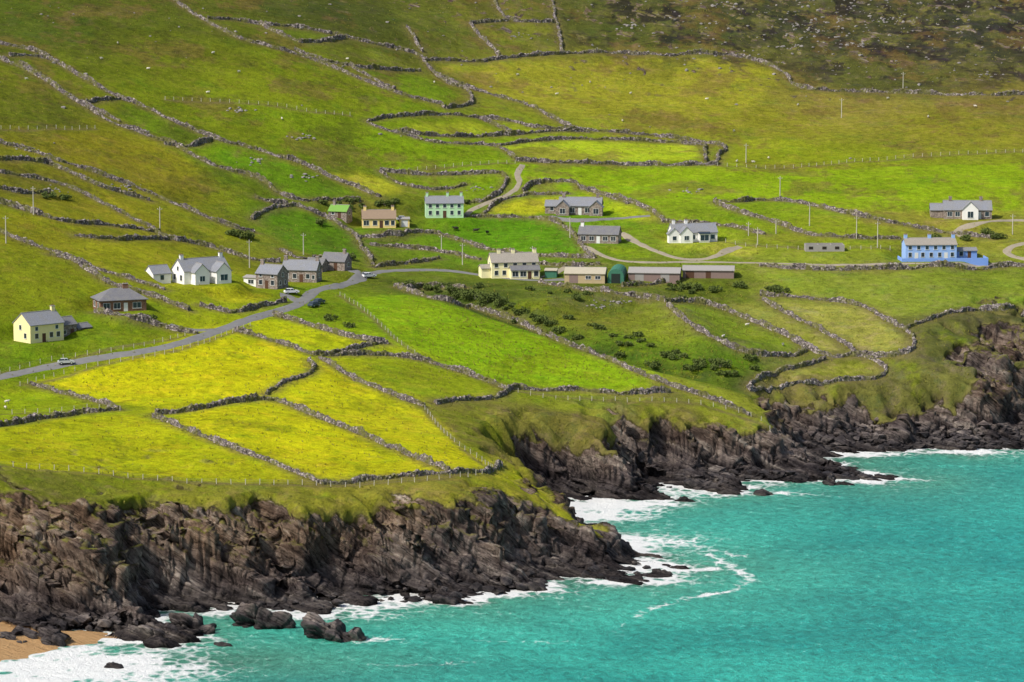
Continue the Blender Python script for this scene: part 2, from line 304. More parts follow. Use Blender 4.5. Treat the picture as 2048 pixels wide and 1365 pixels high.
# rock mask
dzy=np.gradient(Z,axis=0)/np.gradient(Y,axis=0); dzx=np.gradient(Z,axis=1)/np.gradient(X,axis=1)
nn=n2(X/9,Y/9,40)*0.5+n2(X/3,Y/3,41)*0.3
gb_=0*X
for u,v,r,s in [(980,880,26,.45),(1120,850,22,.25),(1330,830,18,.12),(1600,790,22,.25),(1780,770,24,.35),(650,1000,20,.10),(1850,730,22,.3),(1950,690,20,.22)]:
    cx,cy=hit(u,v); gb_=np.maximum(gb_,s*np.exp(-((X-cx)/r)**2-((Y-cy)/r)**2))
for u,v,r,s in [(1960,740,8,.3),(2040,690,9,.25),(60,990,30,.06)]:
    cx,cy=hit(u,v); gb_=gb_-s*np.exp(-((X-cx)/r)**2-((Y-cy)/(r*1.4))**2)
TT=T+nn*0.34+gb_
rockm=sstep(0.93,0.74,TT)*(Dc<60)
rockm=np.maximum(rockm,(T<0.35)*1.0)
# displacement of rock
XD=X.copy(); YD=Y.copy(); ZD=Z.copy()
m=(rockm>0.01)&(Dc>-12)&(sandm<0.5)
x=X[m];y=Y[m];z=Z[m]; k=rockm[m]*sstep(-6,1.5,Dc[m])
disp=strata_disp(x,y,z)+n3(x/11,y/11,z/14,4)*4.4+(1-2*np.abs(n3(x/3.6,y/3.6,z/3.6,5))-.4)*0.8
gx=dzx[m]; gy=dzy[m]; gl=np.hypot(gx,gy)+1e-6; hs=np.clip(gl,0,1)
XD[m]=x-gx/gl*hs*disp*k*0.78; YD[m]=y-gy/gl*hs*disp*k*0.78; ZD[m]=z+disp*k*0.62*np.clip(0.35+z/8,0.35,1)
sl2=np.hypot(np.gradient(ZD,axis=1)/np.gradient(X,axis=1),np.gradient(ZD,axis=0)/np.gradient(Y,axis=0))
ledge=sstep(0.9,0.4,sl2)*sstep(7,13,ZD)*sstep(-0.1,0.35,n2(X/7,Y/7,50))
rockm2=np.clip(rockm*(1-0.75*ledge),0,1)
outc=sstep(0.50,0.62,n2(X/6,Y/9,51)*0.8+n2(X/2,Y/3,52)*0.5+0.24*sstep(1240,1300,Y))*sstep(1180,1260,Y)*0.8
rockm2=np.maximum(rockm2,outc*(Y>1150))

def grid_obj(name,X,Y,Z,attrs,mat):
    R,C=X.shape; me=bpy.data.meshes.new(name)
    nv_=R*C; me.vertices.add(nv_); co=np.stack([X,Y,Z],-1).reshape(-1).astype(np.float32); me.vertices.foreach_set('co',co)
    idx=np.arange(nv_).reshape(R,C); q=np.stack([idx[:-1,:-1],idx[:-1,1:],idx[1:,1:],idx[1:,:-1]],-1).reshape(-1).astype(np.int32)
    nf=len(q)//4; me.loops.add(len(q)); me.loops.foreach_set('vertex_index',q); me.polygons.add(nf)
    me.polygons.foreach_set('loop_start',np.arange(nf,dtype=np.int32)*4)
    try: me.polygons.foreach_set('loop_total',np.full(nf,4,np.int32))
    except Exception: pass
    me.polygons.foreach_set('use_smooth',np.ones(nf,bool))
    me.update(calc_edges=True)
    for nm,a in attrs.items():
        if a.ndim==3:
            at=me.color_attributes.new(nm,'FLOAT_COLOR','POINT'); b=np.ones((nv_,4),np.float32); b[:,:3]=a.reshape(-1,3); at.data.foreach_set('color',b.reshape(-1))
        else:
            at=me.attributes.new(nm,'FLOAT','POINT'); at.data.foreach_set('value',a.reshape(-1).astype(np.float32))
    me.materials.append(mat); ob=bpy.data.objects.new(name,me); COL.objects.link(ob); return ob

# ------------------------------------------------------------------ materials
class NT:
    def __init__(s,name):
        s.m=bpy.data.materials.new(name); s.m.use_nodes=True; s.t=s.m.node_tree; s.t.nodes.clear()
        s.out=s.n('ShaderNodeOutputMaterial'); s.b=s.n('ShaderNodeBsdfPrincipled'); s.l(s.b.outputs[0],s.out.inputs[0])
        s.b.inputs['Specular IOR Level'].default_value=0.2
        s.g=s.n('ShaderNodeNewGeometry')
    def n(s,t,**k):
        x=s.t.nodes.new(t)
        for a,b in k.items(): setattr(x,a,b)
        return x
    def l(s,a,b): s.t.links.new(a,b)
    def setin(s,i,v):
        if hasattr(v,'is_linked') or isinstance(v,bpy.types.NodeSocket): s.l(v,i)
        else: i.default_value=v
    def noise(s,scale,detail=4,rough=0.55,vec=None,out='Fac'):
        x=s.n('ShaderNodeTexNoise'); x.inputs['Scale'].default_value=scale; x.inputs['Detail'].default_value=detail; x.inputs['Roughness'].default_value=rough
        s.l(vec if vec is not None else s.g.outputs['Position'],x.inputs['Vector']); return x.outputs[out]
    def vor(s,scale,out='Color',vec=None,feature='F1'):
        x=s.n('ShaderNodeTexVoronoi',feature=feature); x.inputs['Scale'].default_value=scale
        s.l(vec if vec is not None else s.g.outputs['Position'],x.inputs['Vector']); return x.outputs[out]
    def math(s,op,a,b=0.0,clamp=False):
        x=s.n('ShaderNodeMath',operation=op); x.use_clamp=clamp; s.setin(x.inputs[0],a); s.setin(x.inputs[1],b); return x.outputs[0]
    def mr(s,v,a,b,c,d):
        x=s.n('ShaderNodeMapRange'); s.setin(x.inputs[0],v)
        for i,k in enumerate((a,b,c,d)): x.inputs[i+1].default_value=k
        return x.outputs[0]
    def mix(s,f,a,b,bt='MIX'):
        x=s.n('ShaderNodeMix',data_type='RGBA',blend_type=bt); s.setin(x.inputs[0],f)
        for i,v in ((6,a),(7,b)):
            if isinstance(v,bpy.types.NodeSocket): s.l(v,x.inputs[i])
            else: x.inputs[i].default_value=(*v,1) if len(v)==3 else v
        return x.outputs[2]
    def scale(s,c,f):
        x=s.n('ShaderNodeVectorMath',operation='SCALE'); s.setin(x.inputs[0],c); s.setin(x.inputs['Scale'],f); return x.outputs[0]
    def attr(s,n,out='Fac'):
        x=s.n('ShaderNodeAttribute',attribute_name=n); return x.outputs[out]
    def ramp(s,f,stops):
        x=s.n('ShaderNodeValToRGB'); s.l(f,x.inputs[0]); e=x.color_ramp.elements
        while len(e)<len(stops): e.new(0.5)
        for k,(p,c) in zip(e,stops): k.position=p; k.color=(*c,1)
        return x.outputs[0]
    def bump(s,h,dist,strength=1.0,nrm=None):
        x=s.n('ShaderNodeBump'); x.inputs['Distance'].default_value=dist; x.inputs['Strength'].default_value=strength; s.l(h,x.inputs['Height'])
        if nrm is not None: s.l(nrm,x.inputs['Normal'])
        return x.outputs[0]
    def fin(s,col,rough=0.9,nrm=None):
        s.setin(s.b.inputs['Base Color'],(*col,1) if isinstance(col,tuple) else col); s.setin(s.b.inputs['Roughness'],rough)
        if nrm is not None: s.l(nrm,s.b.inputs['Normal'])
        return s.m
def strata_vec(t,fa,fb):
    def dot(v):
        x=t.n('ShaderNodeVectorMath',operation='DOT_PRODUCT'); t.l(t.g.outputs['Position'],x.inputs[0]); x.inputs[1].default_value=v; return x.outputs['Value']
    c=t.n('ShaderNodeCombineXYZ'); t.l(t.math('MULTIPLY',dot(tuple(nv)),fa),c.inputs[0]); t.l(t.math('MULTIPLY',dot(tuple(t1)),fb),c.inputs[1]); t.l(t.math('MULTIPLY',dot(tuple(t2)),fb),c.inputs[2]); return c.outputs[0]
def rock_nodes(t):
    sv=strata_vec(t,1.0,0.09)
    a=t.noise(0.6,10,0.72,sv); b=t.noise(0.06,5,0.6); c=t.noise(1.1,8,0.75); e=t.noise(3.0,5,.7,sv)
    f=t.math('ADD',t.math('MULTIPLY',a,0.60),t.math('ADD',t.math('MULTIPLY',b,0.20),t.math('MULTIPLY',c,0.20)))
    sep=t.n('ShaderNodeSeparateXYZ'); t.l(t.g.outputs['Position'],sep.inputs[0]); z=sep.outputs[2]
    dark=t.ramp(f,[(0.39,(0.024,0.020,0.023)),(0.47,(0.085,0.072,0.074)),(0.54,(0.20,0.17,0.158)),(0.64,(0.55,0.48,0.41))])
    warm=t.ramp(f,[(0.38,(0.040,0.026,0.018)),(0.46,(0.17,0.108,0.07)),(0.54,(0.34,0.24,0.165)),(0.64,(0.70,0.59,0.46))])
    wf=t.math('MULTIPLY',t.mr(z,2,12,0,1),t.mr(t.noise(0.05,3),0.34,0.55,0.3,1))
    wf=t.math('MULTIPLY',wf,t.mr(sep.outputs[0],-100,110,1.0,0.55))
    col=t.mix(wf,dark,warm)
    wet=t.mr(t.math('ADD',z,t.math('MULTIPLY',t.noise(0.3,5,.7),5)),2.8,7.0,0.30,1.0)
    col=t.scale(col,wet)
    crack=t.mr(t.math('ABSOLUTE',t.math('SUBTRACT',t.noise(0.7,4,.6,sv),0.5)),0.0,0.025,0.25,1.0); col=t.scale(col,crack)
    nz=t.n('ShaderNodeSeparateXYZ'); t.l(t.g.outputs['Normal'],nz.inputs[0])
    lich=t.math('MULTIPLY',t.mr(t.noise(0.3,6,0.7),0.46,0.58,0,0.85),t.mr(nz.outputs[2],0.45,0.75,0,1)); lich=t.math('MULTIPLY',lich,t.mr(z,6,13,0,1))
    col=t.mix(lich,col,(0.20,0.195,0.035))
    h=t.math('ADD',t.math('MULTIPLY',a,1.0),t.math('ADD',t.math('MULTIPLY',c,0.45),t.math('MULTIPLY',e,0.35)))
    return col,h
t=NT('terrain_ground')
ca=t.attr('Col','Color'); ro=t.attr('rough'); rk=t.attr('rock'); sa=t.attr('sand')
nA=t.noise(0.06,6,.65); nB=t.noise(0.45,6,.7); nC=t.noise(2.2,5,.75)
val=t.math('ADD',t.mr(nA,0.3,0.7,-0.22,0.22),t.math('ADD',t.mr(nB,0.3,0.7,-0.36,0.36),t.mr(nC,0.3,0.7,0.68,1.38)))
gcol=t.scale(ca,val)
dry=t.mr(t.noise(0.18,8,.72),0.50,0.66,0,0.65)
gcol=t.mix(dry,gcol,t.mix(1.0,gcol,(1.22,0.94,2.6),'MULTIPLY'))
grn=t.mr(t.noise(0.1,7,.7),0.52,0.66,0,0.6)
gcol=t.mix(grn,gcol,t.mix(1.0,gcol,(0.70,0.93,1.0),'MULTIPLY'))
deep=t.mr(t.noise(0.8,6,.8),0.54,0.66,0,0.6)
gcol=t.mix(deep,gcol,t.mix(1.0,gcol,(0.55,0.66,0.9),'MULTIPLY'))
tuft=t.mr(t.vor(1.1,'Distance'),0.06,0.2,0.5,0); gcol=t.mix(t.math('MULTIPLY',tuft,t.mr(nA,0.42,0.58,0,1)),gcol,(0.06,0.06,0.015))
rf=t.math('MULTIPLY',ro,t.mr(t.noise(0.7,5,.7),0.35,0.6,0.3,0.9))
gcol=t.mix(rf,gcol,t.mix(t.noise(1.5,4),(0.07,0.07,0.02),(0.25,0.19,0.085)))
peb=t.mr(t.vor(0.3,'Distance'),0.04,0.08,0.7,0); sepz=t.n('ShaderNodeSeparateXYZ'); t.l(t.g.outputs['Position'],sepz.inputs[0])
peb=t.math('MULTIPLY',peb,t.mr(sepz.outputs[1],1150,1300,0,1)); gcol=t.mix(peb,gcol,(0.30,0.29,0.25))
rcol,rh=rock_nodes(t)
rke=t.mr(t.math('ADD',rk,t.math('MULTIPLY',t.math('SUBTRACT',t.noise(0.5,8,.75),0.5),1.7)),0.40,0.60,0,1)
col=t.mix(rke,gcol,rcol)
edge=t.math('MULTIPLY',t.mr(rk,0.02,0.3,0,0.6),t.math('SUBTRACT',1.0,rke,True)); col=t.mix(edge,col,(0.17,0.15,0.05))
col=t.mix(sa,col,t.mix(t.noise(0.5,4),(0.46,0.27,0.12),(0.58,0.37,0.18)))
gb=t.math('ADD',t.math('MULTIPLY',nB,0.6),t.math('MULTIPLY',nC,0.4))
hm=t.n('ShaderNodeMix',data_type='FLOAT'); t.l(rke,hm.inputs[0]); t.l(gb,hm.inputs[2]); t.l(t.math('MULTIPLY',rh,1.8),hm.inputs[3])
nr=t.bump(hm.outputs[0],1.0,1.0)
mat_terrain=t.fin(col,0.95,nr); t.b.inputs['Specular IOR Level'].default_value=0.05
t=NT('sea_rock_stone'); c_,h_=rock_nodes(t); mat_rock=t.fin(c_,0.6,t.bump(h_,1.2,1.0))
t=NT('dry_stone'); vc=t.vor(2.0,'Color'); sp=t.n('ShaderNodeSeparateColor'); t.l(vc,sp.inputs[0])
e=t.mr(t.vor(2.0,'Distance',feature='DISTANCE_TO_EDGE'),0.0,0.1,0.3,1)
c=t.ramp(sp.outputs[0],[(0.0,(0.09,0.075,0.075)),(0.6,(0.225,0.19,0.18)),(1.0,(0.46,0.40,0.37))]); c=t.scale(c,e)
c=t.mix(t.mr(t.noise(0.3,6,.75),0.47,0.58,0,0.9),c,(0.14,0.14,0.035)); mat_wall=t.fin(c,0.95,t.bump(e,0.15))
t=NT('asphalt'); mat_road=t.fin(t.mix(t.noise(0.6,6),(0.12,0.12,0.12),(0.22,0.215,0.205)),0.9)
t=NT('gravel_track'); mat_track=t.fin(t.mix(t.noise(0.8,6,.7),(0.18,0.155,0.10),(0.38,0.33,0.25)),0.95)
def plain(name,c,rough=0.7,var=0.12,scale=1.5,spec=0.2,metal=0):
    t=NT(name); col=t.mix(t.noise(scale,5,.65),tuple(x*(1-var*1.6) for x in c),tuple(min(1,x*(1+var)) for x in c)); m=t.fin(col,rough); t.b.inputs['Specular IOR Level'].default_value=spec; t.b.inputs['Metallic'].default_value=metal; return m
def slate(name,c):
    t=NT(name); br=t.n('ShaderNodeTexBrick'); br.inputs['Scale'].default_value=3.0
    mp=t.n('ShaderNodeTexCoord'); t.l(mp.outputs['Object'],br.inputs['Vector']); br.inputs['Mortar Size'].default_value=0.01
    br.inputs['Color1'].default_value=(*[x*0.8 for x in c],1); br.inputs['Color2'].default_value=(*[x*1.2 for x in c],1); br.inputs['Mortar'].default_value=(*[x*0.6 for x in c],1)
    return t.fin(t.mix(t.mr(t.noise(0.5,5,.7),0.4,0.7,0,0.5),br.outputs[0],(0.22,0.21,0.17)),0.75)
M_slate=slate('slate_roof',(0.21,0.22,0.25)); M_slate2=slate('dark_slate_roof',(0.15,0.15,0.165)); M_mossroof=slate('mossy_roof',(0.30,0.27,0.23)); M_greenroof=plain('green_sheet_roof',(0.16,0.32,0.06))
def masonry(name,a,b):
    t=NT(name); vc=t.vor(2.6,'Color'); sp=t.n('ShaderNodeSeparateColor'); t.l(vc,sp.inputs[0]); e=t.mr(t.vor(2.6,'Distance',feature='DISTANCE_TO_EDGE'),0,0.06,0.5,1)
    return t.fin(t.scale(t.mix(sp.outputs[0],a,b),e),0.9)
M_stone=masonry('house_stone',(0.17,0.135,0.115),(0.36,0.30,0.26)); M_brown=masonry('brown_brick',(0.16,0.085,0.055),(0.27,0.15,0.10))
M_white=plain('white_render',(0.80,0.79,0.76),var=.06); M_cream=plain('cream_render',(0.80,0.70,0.36),var=.06); M_yel=plain('yellow_render',(0.80,0.62,0.25),var=.06); M_mint=plain('mint_render',(0.46,0.68,0.42),var=.06)
M_blue=plain('blue_render',(0.20,0.34,0.74),var=.08); M_blue2=plain('light_blue_render',(0.31,0.47,0.80)); M_ycream=plain('pale_yellow_render',(0.82,0.76,0.45),var=.06)
M_conc=plain('concrete',(0.32,0.30,0.28)); M_shed=plain('tan_cladding',(0.46,0.36,0.21)); M_shedroof=plain('weathered_sheet_roof',(0.42,0.38,0.28)); M_shedbrown=plain('rusty_cladding',(0.24,0.17,0.15)); M_greenbarn=plain('green_cladding',(0.05,0.17,0.11))
M_glass=plain('window_glass',(0.03,0.04,0.05),0.1,spec=0.6); M_frame=plain('white_frame',(0.7,0.7,0.68)); M_door=plain('door_paint',(0.10,0.05,0.03)); M_timber=plain('weathered_timber',(0.30,0.27,0.22)); M_post=plain('pale_post',(0.48,0.45,0.37)); M_wire=plain('galvanised_wire',(0.35,0.35,0.35),0.4,metal=0.7)
M_tyre=plain('tyre_rubber',(0.02,0.02,0.02)); M_wool=plain('sheep_wool',(0.62,0.58,0.48)); M_black=plain('dark_hide',(0.03,0.025,0.02)); M_face=plain('sheep_face',(0.12,0.10,0.08))
t=NT('shrub_leaves'); mat_shrub=t.fin(t.mix(t.noise(0.9,4),(0.04,0.065,0.014),(0.12,0.15,0.03)),0.9)
t=NT('rough_grass'); mat_tuft=t.fin(t.mix(t.noise(0.15,5),(0.17,0.19,0.014),(0.30,0.26,0.06)),0.95)

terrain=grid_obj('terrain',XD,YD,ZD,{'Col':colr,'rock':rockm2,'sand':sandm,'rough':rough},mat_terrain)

# ------------------------------------------------------------------ sea
aw=np.concatenate([-np.geomspace(12,0.18,30),np.linspace(-0.172,0.172,620),np.geomspace(0.18,12,30)])
yw_=np.concatenate([np.geomspace(20,590,20),np.arange(600,965,0.7),np.geomspace(975,9000,20)])
WX=aw[None]*yw_[:,None]; WY=np.repeat(yw_[:,None],len(aw),1)
wd=np.full(WX.shape,-200.0); rr=(yw_>595)&(yw_<970); wd[rr]=-coast_d(WX[rr],WY[rr])
wd=np.where(rr[:,None],wd,200.0)
foam=np.clip(1.15*np.exp(-np.clip(wd,0,99)/2.6)*(0.65+1.3*n2(WX/9,WY/9,60)),0,1)
foam+=0.48*np.exp(-np.clip(wd,0,99)/8.0)*np.clip(0.6+1.5*n2(WX/16,WY/16,61),0,1)
for u,v,rx,ry,s in [(1205,1012,11,13,.65),(1240,1030,10,10,.5),(60,1342,24,9,.8),(180,1320,17,11,.75),(270,1345,16,12,.5),(20,1362,24,9,.6),(680,1228,12,4,.6),(620,1228,9,4,.5),(760,1212,8,3,.55),(470,1228,9,4,.5),(1370,985,8,4,.55),(1560,988,8,3,.55),(1330,1080,14,10,.36),(1290,1090,9,8,.45),(1720,910,14,3,.65),(1950,905,14,3,.55),(1800,962,7,2,.6),(1290,1165,10,4,.55),(1360,1140,6,4,.6),(950,1190,10,3,.55),(1110,1180,8,3,.55),(730,1280,7,3,.55)]:
    cx,cy=px_sea(u,v); foam+=s*np.exp(-((WX-cx)/rx)**2-((WY-cy)/ry)**2)*(0.85+0.9*n2(WX/6,WY/6,68))
for ln,wd_,s in [([(1250,1075),(1300,1080),(1360,1085),(1430,1100),(1480,1112)],1.3,.45),([(1400,1100),(1440,1120),(1475,1140),(1503,1158),(1492,1172),(1440,1185),(1380,1200),(1300,1215),(1270,1235)],1.4,.70),([(1345,1140),(1400,1140),(1460,1136),(1490,1150)],1.1,.5),([(880,1275),(960,1282),(1050,1285),(1140,1285)],0.9,.3),([(1250,1245),(1245,1262),(1200,1275)],1.2,.3),([(740,1330),(860,1330),(960,1320)],1,.3),
    ([(0,1335),(70,1321),(150,1302),(225,1285)],1.4,.8),([(-20,1352),(80,1340),(190,1322),(290,1312)],1.5,.5),([(40,1368),(160,1352),(260,1348),(330,1335)],1.3,.5),([(1130,1008),(1200,1012),(1280,1010)],2,.6),([(1160,1030),(1230,1040),(1300,1035)],1.8,.5)]:
    pts=[px_sea(*c) for c in chaikin(ln,2)]; d=seg_d(WX+n2(WX/5,WY/5,62)*1.8,WY+n2(WX/5,WY/5,63)*3,pts); foam+=s*np.exp(-(d/wd_)**2)*(0.75+0.9*n2(WX/7,WY/9,64))
shal=np.exp(-np.clip(wd,0,200)/22.0)
shal=np.maximum(shal,0.85*np.exp(-((WX-px_sea(350,1320)[0])/50)**2-((WY-px_sea(350,1320)[1])/24)**2))
WZ=n2(WX/6,WY/3.5,65)*0.18+n2(WX/2.4,WY/1.7,66)*0.10+n2(WX/22,WY/9,67)*0.22
WZ=np.where((np.abs(aw)<0.2)[None]&rr[:,None],WZ,0)*1.0
t=NT('sea_water'); fo=t.attr('foam'); sh=t.attr('shal')
mpn=t.n('ShaderNodeMapping'); mpn.inputs['Scale'].default_value=(0.75,0.62,1.0); mpn.inputs['Rotation'].default_value=(0,0,0.5); t.l(t.g.outputs['Position'],mpn.inputs['Vector']); pv=mpn.outputs[0]
w1=t.noise(0.6,8,.74,pv); w2=t.noise(2.0,5,.7,pv); w3=t.noise(0.018,6,.6)
sepw=t.n('ShaderNodeSeparateXYZ'); t.l(t.g.outputs['Position'],sepw.inputs[0])
base=t.mix(t.mr(w3,0.38,0.62,0,1),(0.012,0.27,0.225),(0.04,0.45,0.345))
deepf=t.math('MULTIPLY',t.mr(t.math('SUBTRACT',sepw.outputs[0],t.math('MULTIPLY',t.math('SUBTRACT',sepw.outputs[1],640.0),0.25)),20,110,0,1),0.7); base=t.mix(deepf,base,(0.010,0.215,0.215))
base=t.mix(t.math('MULTIPLY',sh,0.8),base,(0.10,0.25,0.145))
base=t.scale(base,t.mr(sh,0.7,0.98,1.0,0.55))
base=t.scale(base,t.math('ADD',t.mr(w1,0.3,0.7,-0.5,0.5),t.mr(w2,0.3,0.7,0.7,1.3)))
fn=t.math('ADD',t.math('MULTIPLY',t.noise(0.6,9,.78,pv),0.75),t.math('MULTIPLY',t.math('SUBTRACT',1.0,t.mr(t.vor(0.5,'Distance',vec=pv,feature='DISTANCE_TO_EDGE'),0,0.30,0,1)),0.25))
fm=t.mr(t.math('ADD',fo,t.math('MULTIPLY',t.math('SUBTRACT',fn,0.47),2.0)),0.38,0.86,0,0.95)
wc_=t.mix(fm,base,(0.76,0.76,0.74))
hh=t.math('ADD',t.math('MULTIPLY',w1,1.0),t.math('MULTIPLY',w2,0.5))
mat_sea=t.fin(wc_,t.mr(fm,0,1,0.30,0.9),t.bump(hh,0.9,0.9)); t.b.inputs['Specular IOR Level'].default_value=0.22
grid_obj('sea',WX,WY,WZ,{'foam':foam,'shal':shal},mat_sea)

# ------------------------------------------------------------------ mesh builder
class MB:
    def __init__(s): s.v=[];s.f=[];s.m=[];s.mats=[]
    def mi(s,mat):
        if mat not in s.mats: s.mats.append(mat)
        return s.mats.index(mat)
    def add(s,vs,fs,mat):
        b=len(s.v); s.v+=[tuple(v) for v in vs]; i=s.mi(mat)
        for f in fs: s.f.append(tuple(b+k for k in f)); s.m.append(i)
    def box(s,x0,x1,y0,y1,z0,z1,mat):
        s.add([(x0,y0,z0),(x1,y0,z0),(x1,y1,z0),(x0,y1,z0),(x0,y0,z1),(x1,y0,z1),(x1,y1,z1),(x0,y1,z1)],
        [(0,3,2,1),(4,5,6,7),(0,1,5,4),(1,2,6,5),(2,3,7,6),(3,0,4,7)],mat)
    def cyl(s,c,axis,r,l,mat,n=12,r2=None):
        r2=r if r2 is None else r2
        ax=Vector(axis).normalized(); a=ax.orthogonal().normalized(); b=ax.cross(a); c=Vector(c); vs=[]
        for k,(o,rr) in enumerate(((0,r),(l,r2))):
            for i in range(n):
                an=2*math.pi*i/n; vs.append(c+ax*o+(a*math.cos(an)+b*math.sin(an))*rr)
        fs=[(i,(i+1)%n,n+(i+1)%n,n+i) for i in range(n)]+[tuple(range(n-1,-1,-1)),tuple(range(n,2*n))]
        s.add(vs,fs,mat)
    def obj(s,name,parent=None,loc=None,rot=0,smooth=False):
        me=bpy.data.meshes.new(name); me.from_pydata(s.v,[],s.f); 
        for m in s.mats: me.materials.append(m)
        me.polygons.foreach_set('material_index',s.m)
        if smooth: me.polygons.foreach_set('use_smooth',[True]*len(s.f))
        me.update(); o=bpy.data.objects.new(name,me); COL.objects.link(o)
        if parent: o.parent=parent
        if loc is not None: o.location=loc; o.rotation_euler=(0,0,rot)
        return o
# ------------------------------------------------------------------ dry stone walls
def stone_wall(pts,h=1.3,w=0.82,name='stone_wall'):
    mb=MB(); N=len(pts); s=np.arange(N)*0.42; sd_=random.random()*100
    off=n2(s/4,s*0+sd_,70)*0.6
    d=np.gradient(pts,axis=0); d/=np.linalg.norm(d,axis=1)[:,None]+1e-9; nrm=np.stack([-d[:,1],d[:,0]],1)
    p=pts+nrm*off[:,None]; zg=gz(p[:,0],p[:,1])
    hv=h*(0.85+0.9*n2(s/6,s*0+sd_+5,71)+0.4*n2(s/1.2,s*0+sd_,72)); hv=np.clip(hv,0.12,h*1.35)
    wv=1+0.5*n2(s/3,s*0+sd_+9,73)
    prof=[(-.62,-.5),(-.52,.45),(-.44,.85),(-.22,1.0),(.2,1.02),(.44,.84),(.54,.42),(.62,-.5)]
    V=[];M_=len(prof)
    for i in range(N):
        for a,b in prof:
            j=0.12 if b>0 else 0.02
            a2=a*w*wv[i]+random.gauss(0,j); zz=b*hv[i]+(random.gauss(0,j) if b>0 else 0)
            V.append((p[i,0]+nrm[i,0]*a2+d[i,0]*random.gauss(0,.05),p[i,1]+nrm[i,1]*a2+d[i,1]*random.gauss(0,.05),zg[i]+zz))
    Fs=[(i*M_+k,i*M_+k+1,(i+1)*M_+k+1,(i+1)*M_+k) for i in range(N-1) for k in range(M_-1)]
    Fs+= [tuple(range(M_-1,-1,-1)),tuple((N-1)*M_+k for k in range(M_))]
    Fs=[tuple(reversed(f)) for f in Fs]
    mb.add(V,Fs,mat_wall); return mb.obj(name)
for w in wallW: stone_wall(w,h=random.uniform(0.95,1.3))
for w in fenceW:
    mb=MB(); z=gz(w[:,0],w[:,1]); tops=[]
    for (x,y),zz in zip(w,z):
        hh=1.1+random.uniform(-.15,.1); r=0.07; lx=random.uniform(-.08,.08)
        mb.add([(x-r,y-r,zz-.3),(x+r,y-r,zz-.3),(x+r,y+r,zz-.3),(x-r,y+r,zz-.3),(x-r+lx,y-r,zz+hh),(x+r+lx,y-r,zz+hh),(x+r+lx,y+r,zz+hh),(x-r+lx,y+r,zz+hh)],[(0,3,2,1),(4,5,6,7),(0,1,5,4),(1,2,6,5),(2,3,7,6),(3,0,4,7)],M_post)
    for i in range(len(w)-1):
        for hz in (0.45,0.8,1.05):
            a=Vector((w[i,0],w[i,1],z[i]+hz)); b=Vector((w[i+1,0],w[i+1,1],z[i+1]+hz)); mb.cyl(a,b-a,0.01,(b-a).length,M_wire,3)
    mb.obj('wire_fence')
# ------------------------------------------------------------------ roads and tracks
def strip(name,px,width,mat,lift=0.07,step=0.8):
    p=resample([hit(*c) for c in chaikin(px,2)],step); d=np.gradient(p,axis=0); d/=np.linalg.norm(d,axis=1)[:,None]+1e-9; nr=np.stack([-d[:,1],d[:,0]],1)
    offs=np.linspace(-.5,.5,9)*width; V=[];N=len(p)
    jl=n2(np.arange(N)*.2,np.zeros(N),80)*0.6; jr=n2(np.arange(N)*.2,np.zeros(N)+9.5,80)*0.6
    for i in range(N):
        for k,o in enumerate(offs):
            oo=o+(jl[i] if k==0 else jr[i] if k==8 else 0); q=p[i]+nr[i]*oo; z=float(gz(q[0],q[1]))+lift
            V.append((q[0],q[1],z-(0.12 if k in(0,8) else 0)))
    Fs=[(i*9+k,(i+1)*9+k,(i+1)*9+k+1,i*9+k+1) for i in range(N-1) for k in range(8)]
    mb=MB(); mb.add(V,[tuple(f) for f in Fs],mat); o=mb.obj(name,smooth=True)
    return p
strip('road',[(-60,770),(0,755),(100,733),(220,713),(300,702),(380,682),(450,657),(500,638),(560,622),(600,608),(618,592),(632,580),(680,572),(712,562),(726,550),(705,541)],3.7,mat_road)
strip('road',[(726,552),(760,543),(830,540),(900,541),(975,553),(1060,562),(1130,560)],2.6,mat_road,lift=0.10)
strip('farm_track',[(1045,330),(1032,350),(1042,368),(1022,388),(985,402),(945,418),(925,436)],2.0,mat_track)
strip('driveway',[(1243,466),(1270,485),(1310,502),(1360,520),(1415,520),(1450,505),(1480,494)],2.2,mat_track,lift=0.09)
strip('driveway',[(1165,492),(1190,505),(1230,522),(1300,526),(1380,524),(1500,526),(1700,532),(1800,526),(2080,530)],2.0,mat_track)
strip('driveway',[(2080,442),(1990,440),(1930,453),(1908,466),(1925,474)],2.4,mat_track)
strip('driveway',[(2080,482),(2030,490),(2008,503),(2030,516),(2080,522)],2.6,mat_track)
strip('driveway',[(1100,432),(1130,441),(1200,440),(1300,432)],2.0,mat_road)
strip('driveway',[(600,606),(585,595),(560,590)],2.8,mat_road,lift=0.1)
strip('driveway',[(340,650),(380,662),(440,660)],2,mat_road,lift=0.1)
strip('driveway',[(1090,556),(1110,545),(1135,535)],3,mat_track,lift=0.12)
